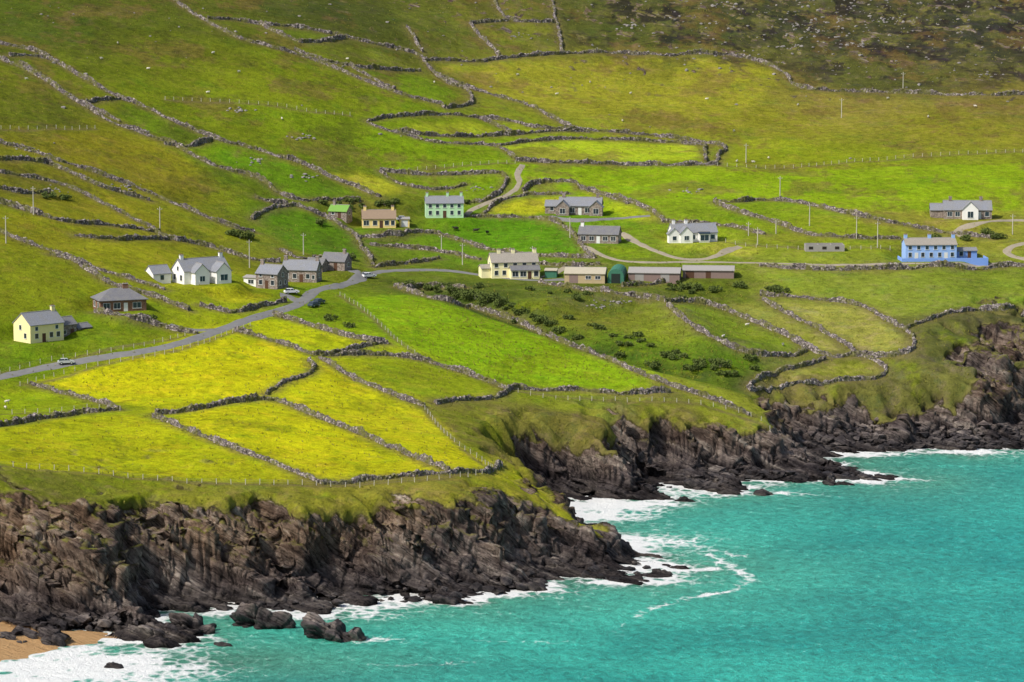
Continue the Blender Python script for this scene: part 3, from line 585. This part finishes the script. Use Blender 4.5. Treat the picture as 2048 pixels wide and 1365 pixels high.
# ------------------------------------------------------------------ houses
def wins(mb,face,L,W,ox,oy,items,zb=0):
    for pos,z0,w,h,kind in items:
        def tr(a,dp,z):
            if face=='f': return (ox+a,oy-W/2-dp,z)
            if face=='b': return (ox-a,oy+W/2+dp,z)
            if face=='l': return (ox-L/2-dp,oy-a,z)
            return (ox+L/2+dp,oy+a,z)
        def bx(a0,a1,d0,d1,z0_,z1_,mat):
            vs=[tr(a0,d0,z0_),tr(a1,d0,z0_),tr(a1,d1,z0_),tr(a0,d1,z0_),tr(a0,d0,z1_),tr(a1,d0,z1_),tr(a1,d1,z1_),tr(a0,d1,z1_)]
            mb.add(vs,[(0,1,2,3),(7,6,5,4),(4,5,1,0),(5,6,2,1),(6,7,3,2),(7,4,0,3)],mat)
        a0=pos-w/2;a1=pos+w/2;z1=z0+h
        if kind=='w':
            bx(a0,a1,-.05,.015,z0,z1,M_glass); t_=.07
            bx(a0-t_,a0,-.05,.06,z0-.0,z1,M_frame);bx(a1,a1+t_,-.05,.06,z0,z1,M_frame);bx(a0-t_,a1+t_,-.05,.06,z1,z1+t_,M_frame);bx(a0-.15,a1+.15,-.05,.12,z0-.1,z0,M_frame)
            if w>1.2: bx(pos-.03,pos+.03,.016,.05,z0,z1,M_frame)
        else:
            bx(a0,a1,-.05,.03,z0,z1,kind)
def block(par,L,W,h,rh,wm,rm,ox=0,oy=0,hip=False,f=(),l=(),r=(),b=(),chim=(),turn=False,zb=0,chm=None,ov=0.3):
    mb=MB(); x0,x1,y0,y1=ox-L/2,ox+L/2,oy-W/2,oy+W/2; zt=zb+h
    base=[(x0,y0,-2.5),(x1,y0,-2.5),(x1,y1,-2.5),(x0,y1,-2.5),(x0,y0,zt),(x1,y0,zt),(x1,y1,zt),(x0,y1,zt)]
    fs=[(0,1,5,4),(1,2,6,5),(2,3,7,6),(3,0,4,7)]
    if hip: mb.add(base,fs+[(4,5,6,7)],wm)
    elif not turn: mb.add(base+[(x0,oy,zt+rh),(x1,oy,zt+rh)],fs+[(4,8,7),(5,6,9),(4,5,9,8),(6,7,8,9)],wm)
    else: mb.add(base+[(ox,y0,zt+rh),(ox,y1,zt+rh)],fs+[(4,5,8),(6,7,9),(4,8,9,7),(5,6,9,8)],wm)
    mb.obj('walls',par)
    rb=MB(); th=0.16; g=0.02
    if hip:
        e=ov+.2; k=W/2
        lo=[(x0-e,y0-e,zt-.02),(x1+e,y0-e,zt-.02),(x1+e,y1+e,zt-.02),(x0-e,y1+e,zt-.02)]; up=[(a,b_,c+.15) for a,b_,c in lo]+[(x0+k*.9,oy,zt+rh+.15),(x1-k*.9,oy,zt+rh+.15)]
        rb.add(lo+up,[(3,2,1,0),(0,1,5,4),(1,2,6,5),(2,3,7,6),(3,0,4,7),(4,5,9,8),(5,6,9),(6,7,8,9),(7,4,8)],rm)
    else:
        if not turn: hw=W/2; U=lambda a,s_,z:(a,oy+s_,z); a0,a1=x0-ov*.6,x1+ov*.6
        else: hw=L/2; U=lambda a,s_,z:(ox+s_,a,z); a0,a1=y0-ov*.6,y1+ov*.6
        sl=rh/hw; e=ov; vs=[]
        for a in (a0,a1):
            vs+=[U(a,-hw-e,zt-e*sl+g),U(a,0,zt+rh+g),U(a,hw+e,zt-e*sl+g),U(a,hw+e,zt-e*sl+g+th),U(a,0,zt+rh+g+th),U(a,-hw-e,zt-e*sl+g+th)]
        fs=[(0,1,4,5),(1,2,3,4),(6,11,10,7),(7,10,9,8),(5,4,10,11),(4,3,9,10),(0,6,7,1),(1,7,8,2),(0,5,11,6),(2,8,9,3)]
        rb.add(vs,fs,rm)
        rb.box(*( (a0+.02,a1-.02,oy-.12,oy+.12) if not turn else (ox-.12,ox+.12,a0+.02,a1-.02)),zt+rh+th-.02,zt+rh+th+.09,M_conc)
    rb.obj('roof',par)
    if f or l or r or b:
        wb=MB(); wins(wb,'f',L,W,ox,oy,f); wins(wb,'l',L,W,ox,oy,l); wins(wb,'r',L,W,ox,oy,r); wins(wb,'b',L,W,ox,oy,b); wb.obj('windows_and_doors',par)
    for cx,cw in chim:
        cb=MB(); px_,py_=(ox+cx,oy) if not turn else (ox,oy+cx)
        cb.box(px_-cw/2,px_+cw/2,py_-.35,py_+.35,zt+rh-.9,zt+rh+1.1,chm or wm); cb.box(px_-cw/2-.08,px_+cw/2+.08,py_-.43,py_+.43,zt+rh+1.1,zt+rh+1.22,M_conc)
        for q in (-.25,.25): cb.cyl((px_+q*cw,py_,zt+rh+1.2),(0,0,1),.12,.35,M_brown,8,.1)
        cb.obj('chimney',par)
def house(name,key,rot,du=0,back=2.5):
    x,y,z=SITES[key]; e=bpy.data.objects.new(name,None); COL.objects.link(e); e.empty_display_size=2
    e.location=(x,y+back,z+0.03); e.rotation_euler=(0,0,math.radians(rot)); return e
W1=lambda p,z=1.0,w=1.0,h=1.2:(p,z,w,h,'w')
D=lambda p,m=M_door,w=1.0,h=2.1:(p,0.0,w,h,m)
p=house('cream_cottage','cottage',42)
block(p,9.6,7.0,4.3,2.5,M_cream,M_slate,f=[W1(-3),D(-.9),W1(1.2),W1(3.2),W1(-3,2.9,.8,.9),W1(2.8,2.9,.8,.9)],l=[W1(-.6,2.9,.9,1.1),W1(1.4)],chim=[(4.1,1.0)])
block(p,5,4.5,3.2,1.5,M_stone,M_slate2,ox=7.8,oy=1.2,f=[W1(-1,1,.8,.9),D(1.2)])
block(p,4,3.6,2.0,0.8,M_stone,M_slate2,ox=12.8,oy=1.0,f=[D(0)])
p=house('brown_bungalow','hip',20)
block(p,11.5,8,2.7,2.5,M_brown,M_slate2,hip=True,f=[W1(-4.2,.7,1.6,1.4),W1(-1.6,.7,1.6,1.4),D(.6,M_frame),W1(3.4,.7,2.0,1.4)],l=[W1(-2,.8,1.6,1.3),W1(1.8,.8,1.6,1.3)],chim=[(1.5,1.3)],chm=M_brown)
p=house('white_farmhouse','white',32)
block(p,13,7,3.3,2.7,M_white,M_slate,f=[W1(-2,.9,1.2,1.3),D(0,M_frame),W1(2,.9,1.2,1.3),W1(5,.9,1.2,1.3)],l=[W1(0,3.2,.9,1.1),W1(-1.8,.8,1.2,1.4),W1(1.8,.8,1.2,1.4)],chim=[(-5.5,.9),(5.7,.9)])
block(p,4.2,4,3.2,2.0,M_white,M_slate,ox=3.2,oy=-4.8,turn=True,f=[W1(0,.8,2.0,1.5)])
block(p,4.0,3.2,3.2,1.9,M_white,M_slate,ox=-2.6,oy=-4.4,turn=True,f=[W1(0,.8,1.4,1.3)])
block(p,5,5,2.6,1.8,M_white,M_slate,ox=-10.5,oy=3.5,f=[W1(0)],l=[W1(0,.9,.8,1)])
p=house('stone_house','stone1',-28)
block(p,6.5,5.4,3.9,2.0,M_stone,M_slate,f=[W1(-1.8),W1(1.8),D(0,M_door),W1(-1.8,3,.8,.8),W1(1.8,3,.8,.8)],r=[W1(-1.2,1,.8,1),W1(1.2,1,.8,1),W1(0,3,.8,1)],chim=[(-2.8,.9)],chm=M_stone)
block(p,4.4,3,2.3,.35,M_white,M_conc,ox=-5.9,oy=.6,f=[W1(0,.8,1.6,1)])
p=house('long_stone_house','stone2',-12,back=4)
block(p,9.5,5.6,3.3,2.2,M_stone,M_slate,f=[W1(-3.4),W1(-1.2),D(.6),W1(2.4),W1(3.9,.9,.7,1)],r=[W1(0,1,.9,1.1),W1(0,3,.7,.9)],chim=[(4.3,.9),(-4.3,.9)],chm=M_stone)
p=house('stone_outbuilding','stone3',-22)
block(p,7,4.6,2.6,1.9,M_stone,M_slate2,f=[W1(-1.6,1,.8,.8),D(.8)],r=[W1(0,1,.8,1)],chim=[(2.5,.8)],chm=M_stone)
block(p,5,4,2.0,1.4,M_stone,M_slate2,ox=-3.5,oy=-5,f=[D(0)])
p=house('green_roofed_shed','greenshed',-20)
block(p,5.6,4.4,2.0,1.5,M_stone,M_greenroof,f=[W1(-1.4,1,.8,.7),D(.6)],r=[W1(0,.9,.8,.8)],chim=[(-1.8,.7)])
p=house('yellow_bungalow','yellow',4)
block(p,9.6,6.4,2.7,2.1,M_yel,plain('brown_tile_roof',(0.26,0.19,0.13)),f=[W1(-3.7,.8,1.5,1.3),W1(-1.2,.8,1.2,1.3),D(.6),W1(2.2,.8,1.2,1.3),W1(3.9,.8,1,1.3)],chim=[(4.0,.8),(-4.0,.8)])
block(p,2.8,3.4,2.2,.3,M_yel,M_conc,ox=7.4,oy=1,f=[D(0,M_frame,1.8,1.9)])
p=house('mint_green_house','mint',4)
block(p,11.0,6.2,4.3,1.7,M_mint,M_slate,f=[W1(-4.2,.9,.9,1.2),W1(-2.1,.9,.9,1.2),D(0,M_door),W1(2.1,.9,.9,1.2),W1(4.2,.9,.9,1.2),W1(-4.2,3,.9,1),W1(-2.1,3,.9,1),W1(0,3,.9,1),W1(2.1,3,.9,1),W1(4.2,3,.9,1)],chim=[(5.0,.7),(-5,.7),(1,.7)])
p=house('grey_stone_bungalow','grey1',-6)
block(p,12.5,7,2.7,2.1,M_stone,M_slate,f=[W1(-4.6,.7,1.4,1.4),W1(-2.2,.7,1.4,1.4),D(0,M_frame),W1(2.3,.7,1.6,1.4)],chim=[(5,.9),(-5,.9)],chm=M_stone)
block(p,3.8,3,2.6,1.7,M_stone,M_slate,ox=-4.9,oy=-4.4,turn=True,f=[W1(0,.6,1.5,1.5)])
block(p,3.8,3,2.6,1.7,M_stone,M_slate,ox=4.9,oy=-4.4,turn=True,f=[W1(0,.6,1.5,1.5)])
block(p,4,4.5,2.3,1.4,M_stone,M_slate,ox=-8.5,oy=1.5,f=[W1(0)])
p=house('low_stone_bungalow','grey2',-10)
block(p,11.5,6.2,2.6,1.9,M_stone,M_slate2,f=[W1(-4.3,.8,1.3,1.2),W1(-1.9,.8,1.3,1.2),D(0,M_frame),W1(2.0,.8,1.3,1.2),W1(4.3,.8,1.3,1.2)],r=[W1(0,.8,1.2,1.2)],chim=[(-5,.9)],chm=M_white)
p=house('white_bungalow','white2',10)
block(p,13,6.4,2.7,2.2,M_white,M_slate,f=[W1(-5.2,.8,1.2,1.2),W1(-.6,.8,1.2,1.2),D(1,M_frame),W1(3,.8,1.4,1.2),W1(5.2,.8,1.2,1.2)],l=[W1(0,.8,1.2,1.2)],chim=[(-5.6,.8),(-2,.8)])
block(p,3.6,3,2.7,1.8,M_white,M_slate,ox=-3.0,oy=-4.2,turn=True,f=[W1(0,.8,1.3,1.2)])
block(p,3.2,2.4,2.6,1.5,M_white,M_slate,ox=-6.4,oy=-3.9,turn=True,f=[W1(0,.8,1.1,1.1)])
block(p,3,2.0,2.5,.3,M_white,M_glass,ox=2.4,oy=-3.9,f=[W1(0,.5,2.4,1.6)])
p=house('cream_house','cream',10)
block(p,13,6.6,4.4,2.1,M_ycream,M_mossroof,f=[W1(-5.2,.9,1,1.2),W1(-3,.9,1,1.2),W1(-5.2,3,1,1.1),W1(-2.6,3,1,1.1),W1(0,3,1,1.1),W1(2.6,3,1,1.1),W1(5.2,3,1,1.1)],l=[W1(-1.6,.9),W1(1.6,.9),W1(0,3)],chim=[(-4,.9),(0,.9),(6.0,.9)])
block(p,8,2.6,2.5,.9,M_ycream,M_slate2,ox=2.4,oy=-4.6,f=[W1(-2.8,.7,1.6,1.4),W1(-.6,.7,1.6,1.4),D(1.2,M_door),W1(3,.7,1.2,1.4)])
block(p,2.6,5,2.6,.7,M_ycream,M_mossroof,ox=-7.8,oy=.5)
p=house('farm_shed','shed1',-6)
block(p,11,8,2.6,1.2,M_shed,M_shedroof,f=[D(-3,M_shedbrown,2.4,2.3),W1(1,1.2,1.4,.8),W1(3.6,1.2,1.4,.8)])
block(p,3.2,4,2.4,.3,M_greenbarn,M_shedroof,ox=-10,oy=6,f=[D(0,M_greenbarn,2.0,2.2)])
bb=MB(); nseg=10
for x0,x1 in ((6.2,10.6),):
    prof=[(x0,-2.5)]+[( (x0+x1)/2-math.cos(math.pi*i/nseg)*(x1-x0)/2, 2.0+math.sin(math.pi*i/nseg)*1.9) for i in range(nseg+1)]+[(x1,-2.5)]
    k=len(prof); vs=[(a,-3,b) for a,b in prof]+[(a,9,b) for a,b in prof]
    bb.add(vs,[(i,i+k,i+1+k,i+1) for i in range(k-1)]+[tuple(range(k)),tuple(range(2*k-1,k-1,-1))],M_greenbarn)
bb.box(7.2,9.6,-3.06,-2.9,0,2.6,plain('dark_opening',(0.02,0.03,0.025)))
bb.obj('barrel_vault_bay',p)
block(p,14,8,2.3,1.0,M_shedbrown,M_conc,ox=18.5,oy=6,f=[D(-4,M_conc,2.4,2.1),D(3,M_conc,2.4,2.1)])
p=house('long_grey_shed','shed3',-4)
block(p,14,8,2.1,.8,M_shedbrown,M_conc,f=[D(-5,M_door,2.2,1.9),D(0,M_door,1.4,1.9)])
p=house('blue_house','blue',4)
block(p,14.5,6.6,4.3,1.5,M_blue2,M_mossroof,f=[W1(-6,.9,.9,1.2),D(-4.2,M_frame,1),W1(-2.4,.9,.9,1.2),W1(0,.9,.9,1.2),W1(2.4,.9,.9,1.2),D(4.2,M_frame,1),W1(6,.9,.9,1.2)]+[W1(q,3,.9,1) for q in (-6,-3.6,-1.2,1.2,3.6,6)],chim=[(-6.8,.9),(0,.9),(6.8,.9)])
block(p,6,4,2.2,.6,M_blue,M_slate,ox=10.6,oy=1.5,f=[W1(-1.5,.8),D(.8,M_door)],r=[W1(0,.8)])
g=MB(); g.box(-9,15.5,-7.2,-6.95,-1.5,.9,M_blue); g.box(15.25,15.5,-6.95,-1,-1.5,.9,M_blue); g.box(-9,-8.75,-6.95,0,-1.5,.9,M_blue); g.obj('forecourt_wall',p)
p=house('grey_gabled_bungalow','grey3',-3)
block(p,14,7,2.7,2.3,M_stone,M_slate,f=[W1(-5.3,.8,1.3,1.3),W1(-3,.8,1.3,1.3),D(3.4,M_frame),W1(5.6,.8,1.2,1.3)],chim=[(-5,.9),(4,.9)],chm=M_stone)
block(p,4.6,3,3.0,2.2,M_white,M_slate,ox=.6,oy=-4.3,turn=True,f=[W1(0,.6,1.6,1.8)])
block(p,4,4.5,2.4,1.6,M_stone,M_slate,ox=-8.8,oy=1.2)
p=house('roofless_concrete_ruin','ruin',2)
g=MB()
for x0,x1,y0,y1 in ((-5.5,5.5,-2,-1.75),(-5.5,5.5,1.75,2),(-5.5,-5.25,-1.75,1.75),(5.25,5.5,-1.75,1.75),(-1.9,-1.7,-1.75,1.75),(1.8,2,-1.75,1.75)): g.box(x0,x1,y0,y1,-2,1.7+random.random()*.3,M_conc)
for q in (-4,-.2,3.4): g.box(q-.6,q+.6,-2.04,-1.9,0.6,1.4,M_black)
g.obj('walls',p)

# ------------------------------------------------------------------ poles
for u,v,hgt in [(67,430,7.5),(320,462,6.5),(12,487,7),(499,536,7.5),(607,510,6),(925,530,6),(1065,532,5.5),(1140,476,6),(1492,326,6),(1560,396,6.5),(1683,236,6.5),(1806,186,7),(1619,452,6.5),(1713,478,6.5),(1755,496,7.5),(1515,490,5),(883,505,5),(1497,472,4),(1552,468,4),(2025,470,6),(1385,470,4)]:
    x,y=hit(u,v); z=float(gz(x,y)); mb=MB(); mb.cyl((0,0,-.5),(0,0,1),.16,hgt+.5,M_post,8,.11); mb.box(-.7,.7,-.05,.05,hgt-.7,hgt-.58,M_timber)
    for q in (-.6,0,.6): mb.cyl((q,0,hgt-.58),(0,0,1),.05,.18,M_frame,6)
    mb.obj('utility_pole',loc=(x,y,z),rot=random.uniform(-.5,.5))
# ------------------------------------------------------------------ cars
def car(u,v,rot,paint):
    x,y=hit(u,v); z=float(gz(x,y)); mb=MB()
    lo=[(-2.1,.35),(-2.12,.75),(-1.95,.92),(-1.0,1.0),(1.1,1.0),(1.9,.85),(2.1,.6),(2.1,.35)]
    def ext(prof,w0,w1,mat):
        k=len(prof); vs=[(a,-w0 if b<1.05 else -w1,b) for a,b in prof]+[(a,w0 if b<1.05 else w1,b) for a,b in prof]
        mb.add(vs,[(i,(i+1)%k,(i+1)%k+k,i+k) for i in range(k)]+[tuple(range(k-1,-1,-1)),tuple(range(k,2*k))],mat)
    ext(lo,.86,.86,paint); ext([(-1.85,.98),(-1.35,1.40),(.35,1.40),(1.05,.98)],.80,.64,M_glass); ext([(-1.35,1.41),(-1.25,1.47),(.25,1.47),(.37,1.41)],.66,.66,paint)
    for a in (-.45,.38): mb.box(a-.05,a+.05,-.76,.76,1.0,1.42,paint)
    for a in (-1.3,1.3):
        for s in (-1,1): mb.cyl((a,s*.70,.32),(0,s,0),.32,.2,M_tyre,14); mb.cyl((a,s*.90,.32),(0,s,0),.18,.012,M_frame,10)
    mb.box(2.09,2.13,-.8,-.5,.6,.75,M_frame); mb.box(2.09,2.13,.5,.8,.6,.75,M_frame)
    o=mb.obj('parked_car',loc=(x,y,z+.1),rot=math.radians(rot)); o.scale=(.9,)*3
C_sil=plain('silver_paint',(0.5,0.52,0.54),.3,.03,spec=.5); C_dk=plain('dark_paint',(0.04,0.06,0.09),.3,.03,spec=.5); C_wh=plain('white_paint',(0.75,0.75,0.75),.3,.03,spec=.5)
for a in [(132,729,15,C_sil),(628,614,60,C_dk),(638,608,60,C_dk),(583,588,20,C_wh),(738,556,30,C_wh),(806,442,10,C_sil)]: car(*a)
# ------------------------------------------------------------------ sheep and cattle
def animal_mesh(name,body,face):
    import bmesh
    bm=bmesh.new(); bmesh.ops.create_icosphere(bm,subdivisions=2,radius=1)
    for vv in bm.verts:
        c=vv.co; n_=1+.08*math.sin(c.x*9+c.y*5)*math.cos(c.z*8); vv.co=Vector((c.x*.56*n_,c.y*.27*n_*(1+.15*c.x),.60+c.z*.25*n_+.03*c.x))
    mb=MB(); mb.add([tuple(v_.co) for v_ in bm.verts],[tuple(q.index for q in f_.verts) for f_ in bm.faces],body); bm.free()
    mb.cyl((.42,0,.68),(.75,0,.35),.16,.26,body,10,.11); 
    mb.cyl((.60,0,.80),(.9,0,-.35),.105,.27,face,10,.055); mb.cyl((.62,.08,.86),(-.1,1,.1),.03,.12,face,5,.01); mb.cyl((.62,-.08,.86),(-.1,-1,.1),.03,.12,face,5,.01)
    for a in (-.36,.34):
        for s in (-.14,.14):
            k=-.05 if a<0 else .03
            mb.cyl((a,s,.52),(k*1.2,0,-.26),.075,.27,body,8,.045); mb.cyl((a+k,s,.27),(-k,0,-.28),.038,.28,face,8,.03)
    mb.cyl((-.54,0,.66),(-.25,0,-.6),.045,.2,body,6,.02)
    o=mb.obj(name,smooth=True); me=o.data; bpy.data.objects.remove(o); return me
sheep=animal_mesh('sheep',M_wool,M_face); cow=animal_mesh('cow',M_black,M_black)
sp_=[(600,60),(690,120),(480,150),(300,140),(200,120),(240,90),(430,110),(560,240),(420,190),(1040,150),(1180,170),(1260,190),(1420,200),(1120,190),(1600,210),(1780,200),(1860,240),(1950,220),(1250,240),(1470,262),(12,810),(8,822),(1470,322),(1500,324),(1530,320),(1440,680),(1500,655),(1560,690),(870,170),(60,160)]
for i,(u,v) in enumerate(sp_):
    x,y=hit(u+random.uniform(-8,8),v+random.uniform(-5,5)); o=bpy.data.objects.new('sheep',sheep); COL.objects.link(o); o.location=(x,y,float(gz(x,y))); o.rotation_euler=(0,0,random.uniform(0,6.28))
for u,v in [(952,466),(975,470),(912,462)]:
    x,y=hit(u,v); o=bpy.data.objects.new('cow',cow); COL.objects.link(o); o.location=(x,y,float(gz(x,y))); o.rotation_euler=(0,0,random.uniform(0,6.28)); o.scale=(1.5,)*3
# ------------------------------------------------------------------ scattered stones
def ico():
    import bmesh
    bm=bmesh.new(); bmesh.ops.create_icosphere(bm,subdivisions=1,radius=1); v=np.array([tuple(q.co) for q in bm.verts]); f=[tuple(q.index for q in p.verts) for p in bm.faces]; bm.free(); return v,f
IV,IF=ico()
def scatter_stones(name,pos,smin,smax,mat,sink=.3,jit=.18):
    mb=MB()
    for x,y in pos:
        s=random.uniform(smin,smax)*random.uniform(.5,1); a=random.uniform(0,6.28); z=float(gz(x,y))
        v=IV*(1+np.array([random.gauss(0,jit) for _ in range(len(IV))])[:,None])*np.array([s*random.uniform(.8,1.5),s,s*random.uniform(.4,.8)])
        ca_,sa_=math.cos(a),math.sin(a); v=np.stack([v[:,0]*ca_-v[:,1]*sa_+x,v[:,0]*sa_+v[:,1]*ca_+y,v[:,2]+z+s*sink],1); mb.add(v.tolist(),IF,mat)
    mb.obj(name)
M_fs=plain('field_stone',(0.25,0.23,0.21),.95,.35,.8)
pos=[hit(random.uniform(0,2048),abs(random.gauss(0,110))) for _ in range(110)]+[hit(random.gauss(1700,220),abs(random.gauss(40,60))) for _ in range(340)]
for cx,cy in [(1600,50),(1630,62),(1580,95),(1760,40),(1980,150),(480,220),(610,355),(1045,72),(960,378),(505,322),(1380,382),(600,275),(1720,90),(1260,55),(1240,605),(1200,612),(60,300),(250,375),(110,380)]:
    pos+=[hit(random.gauss(cx,13),random.gauss(cy,3)) for _ in range(14)]
scatter_stones('field_stones',pos,.25,.85,M_fs,.1)
pos=[]
for _ in range(500):
    u=random.uniform(1600,2080); v=random.gauss(878,14); pos.append(hit(u,min(v,898)))
for _ in range(200):
    u=random.uniform(0,1300); v=1275-0.09*u+random.gauss(-14,12); q=hit(u,v)
    if gz(*q)>-0.5: pos.append(q)
for _ in range(200):
    u=random.uniform(1350,1760); pos.append(hit(u,952+random.gauss(0,6)))
scatter_stones('shore_boulders',pos,.5,1.8,mat_rock,.1,.3)
import bmesh
def sea_rock(u,v,L,Wd,Hh,rot=-12):
    cx,cy=px_sea(u,v); bm=bmesh.new(); bmesh.ops.create_icosphere(bm,subdivisions=6,radius=1)
    V=np.array([tuple(q.co) for q in bm.verts]); a=math.radians(rot)
    P_=V*np.array([L/2,Wd/2,Hh]); 
    P_[:,2]*=np.clip(1-.35*(V[:,0])+.35*n2(V[:,0]*3+u,V[:,1]*2,3),.3,1.4)
    x=P_[:,0]*math.cos(a)-P_[:,1]*math.sin(a)+cx; y=P_[:,0]*math.sin(a)+P_[:,1]*math.cos(a)+cy; z=P_[:,2]
    dd=strata_disp(x,y,z,7)*.65+n3(x/2.5,y/2.5,z/2.5,8)*1.9-.2
    sc=min(1,Hh/3.5); x=x+V[:,0]*dd*sc*1.3; y=y+V[:,1]*dd*sc*1.3; z=z+np.abs(V[:,2])*dd*sc
    for q,aa in zip(bm.verts,zip(x,y,z)): q.co=aa
    me=bpy.data.meshes.new('sea_rock'); bm.to_mesh(me); bm.free(); me.materials.append(mat_rock); o=bpy.data.objects.new('sea_rock',me); COL.objects.link(o)
for a in [(525,1252,13,7,3.4),(500,1247,8,6,2.6),(655,1275,10,6,3.6),(705,1280,5,4,2.4),(390,1262,9,6,3.0),(330,1278,9,5,2.6),(445,1292,4,2,.8),(230,1336,4,2.5,.9),(110,1290,6,4,1.6),(1530,990,5,2.5,1.2),(1662,968,3,3,1.6),(1690,970,5,1.5,.7),(1370,1003,5,2,1),(1245,1162,6,2,1.0),(1320,1150,5,2.5,1.2),(1400,978,9,4,1.8),(60,1283,7,4,1.8),(890,1207,6,3,1.4),(1060,1180,7,3,1.5)]: sea_rock(*a)
# ------------------------------------------------------------------ shrubs
def shrub(u,v,r,hh):
    x,y=hit(u,v); mb=MB(); z=float(gz(x,y)); n_=int(260*r*r/4)+120
    lobes=[(random.gauss(0,r*.45),random.gauss(0,r*.45),random.uniform(.3,.75)*hh,random.uniform(.35,.6)*r) for _ in range(6)]
    for k in range(4):
        a=random.uniform(0,6.28); mb.cyl((0,0,-.2),(math.cos(a)*.5,math.sin(a)*.5,1),.07,hh*.7,M_timber,5,.03)
    vs=[];fs=[]
    for _ in range(n_):
        lx,ly,lz,lr=random.choice(lobes); d=Vector((random.gauss(0,1),random.gauss(0,1),random.gauss(0,1))).normalized()*lr*random.uniform(.6,1.05); c=Vector((lx+d.x,ly+d.y,max(.1,lz+d.z*.8)))
        a=Vector((random.gauss(0,1),random.gauss(0,1),random.gauss(0,1))).normalized()*.22; b=a.orthogonal().normalized()*.18; i=len(vs); vs+=[c-a,c+b,c+a,c-b]; fs.append((i,i+1,i+2,i+3))
    mb.add(vs,fs,mat_shrub); mb.obj('shrub',loc=(x,y,z))
SH=[(950,600,3,2.6),(975,606,3.2,2.8),(1000,612,2.6,2.2),(925,595,2.4,1.8),(905,585,2.2,1.6),(860,580,2,1.5),(820,572,2,1.6),(1040,628,2,1.4),(1080,645,2,1.4),(1120,665,1.8,1.2),(480,478,2.4,2),(500,480,2,1.6),(465,472,2,1.6),(1400,580,2.4,1.6),(1430,582,2,1.4),(1370,578,2.2,1.4),(1480,575,2,1.4),(1150,600,2,1.4),(1560,585,2,1.4),(1500,720,2,1.3),(1440,735,2.2,1.4),(1380,740,2,1.3),(640,450,2,1.6),(770,412,2,1.7),(790,408,2,1.6),(700,520,2,1.5),(1970,470,2.2,1.6),(1995,478,2.2,1.6),(1930,480,2,1.4),(1870,478,2,1.3),(660,640,1.8,1),(700,655,1.6,1),(130,650,1.6,1.2),(300,640,1.6,1.2),(95,395,2,1.2),(130,400,2,1.2),(1300,735,2.2,1.3),(1240,715,2,1.2)]
for i in range(46):
    t_=random.random(); u=830+t_*660; v=565+t_*190; SH.append((u+random.gauss(0,26),v+random.gauss(0,9),random.uniform(1.0,1.8),random.uniform(.5,1.0)))
for i in range(16): SH.append((random.uniform(1040,1560),random.gauss(582,7),random.uniform(1,1.8),random.uniform(.6,1.2)))
for i in range(14): SH.append((random.uniform(620,960),random.gauss(410,6),random.uniform(1,1.6),random.uniform(.6,1.3)))
for s_ in SH: shrub(*s_)
# ------------------------------------------------------------------ rough grass tufts (one mass)
vs=[];fs=[]
cand=[(random.uniform(-20,2068),random.uniform(10,1010)) for _ in range(7000)]
cand+=[(random.uniform(820,1500),random.uniform(570,760)) for _ in range(1600)]
gx_=[hit(u,v) for u,v in cand]
for w in wallW:
    for i in range(0,len(w),1): 
        gx_.append((w[i,0]+random.gauss(0,0.9),w[i,1]+random.gauss(0,0.9)))
GA=np.array(gx_); GZ=gz(GA[:,0],GA[:,1]); GR=samp(rockm,GA[:,0],GA[:,1])
for (x,y),z,r_ in zip(gx_,GZ,GR):
    if r_>.3 or z<5: continue
    for k in range(5):
        a=random.uniform(0,6.28); q=random.uniform(.1,.35); hh=random.uniform(.2,.55); i=len(vs)
        vs+=[(x-.1*math.sin(a),y+.1*math.cos(a),z-.05),(x+.1*math.sin(a),y-.1*math.cos(a),z-.05),(x+q*math.cos(a),y+q*math.sin(a),z+hh)]; fs.append((i,i+1,i+2))
mb=MB(); mb.add(vs,fs,mat_tuft); mb.obj('rough_grass')

# ------------------------------------------------------------------ light
sunv=Vector((-0.62,-0.42,0.80)).normalized()
sl=bpy.data.lights.new('sun','SUN'); sl.energy=4.2; sl.angle=math.radians(2.5); sl.color=(1.0,0.955,0.88)
so=bpy.data.objects.new('sun',sl); COL.objects.link(so); so.rotation_euler=sunv.to_track_quat('Z','Y').to_euler(); so.location=(0,0,500)
w=bpy.data.worlds.new('World'); scene.world=w; w.use_nodes=True; nt=w.node_tree; bg=nt.nodes['Background']
sk=nt.nodes.new('ShaderNodeTexSky'); sk.sky_type='NISHITA'; sk.sun_disc=False; sk.sun_elevation=math.asin(sunv.z); sk.sun_rotation=math.atan2(sunv.x,sunv.y); sk.dust_density=3.0
nt.links.new(sk.outputs[0],bg.inputs[0]); bg.inputs[1].default_value=0.15
print('done')
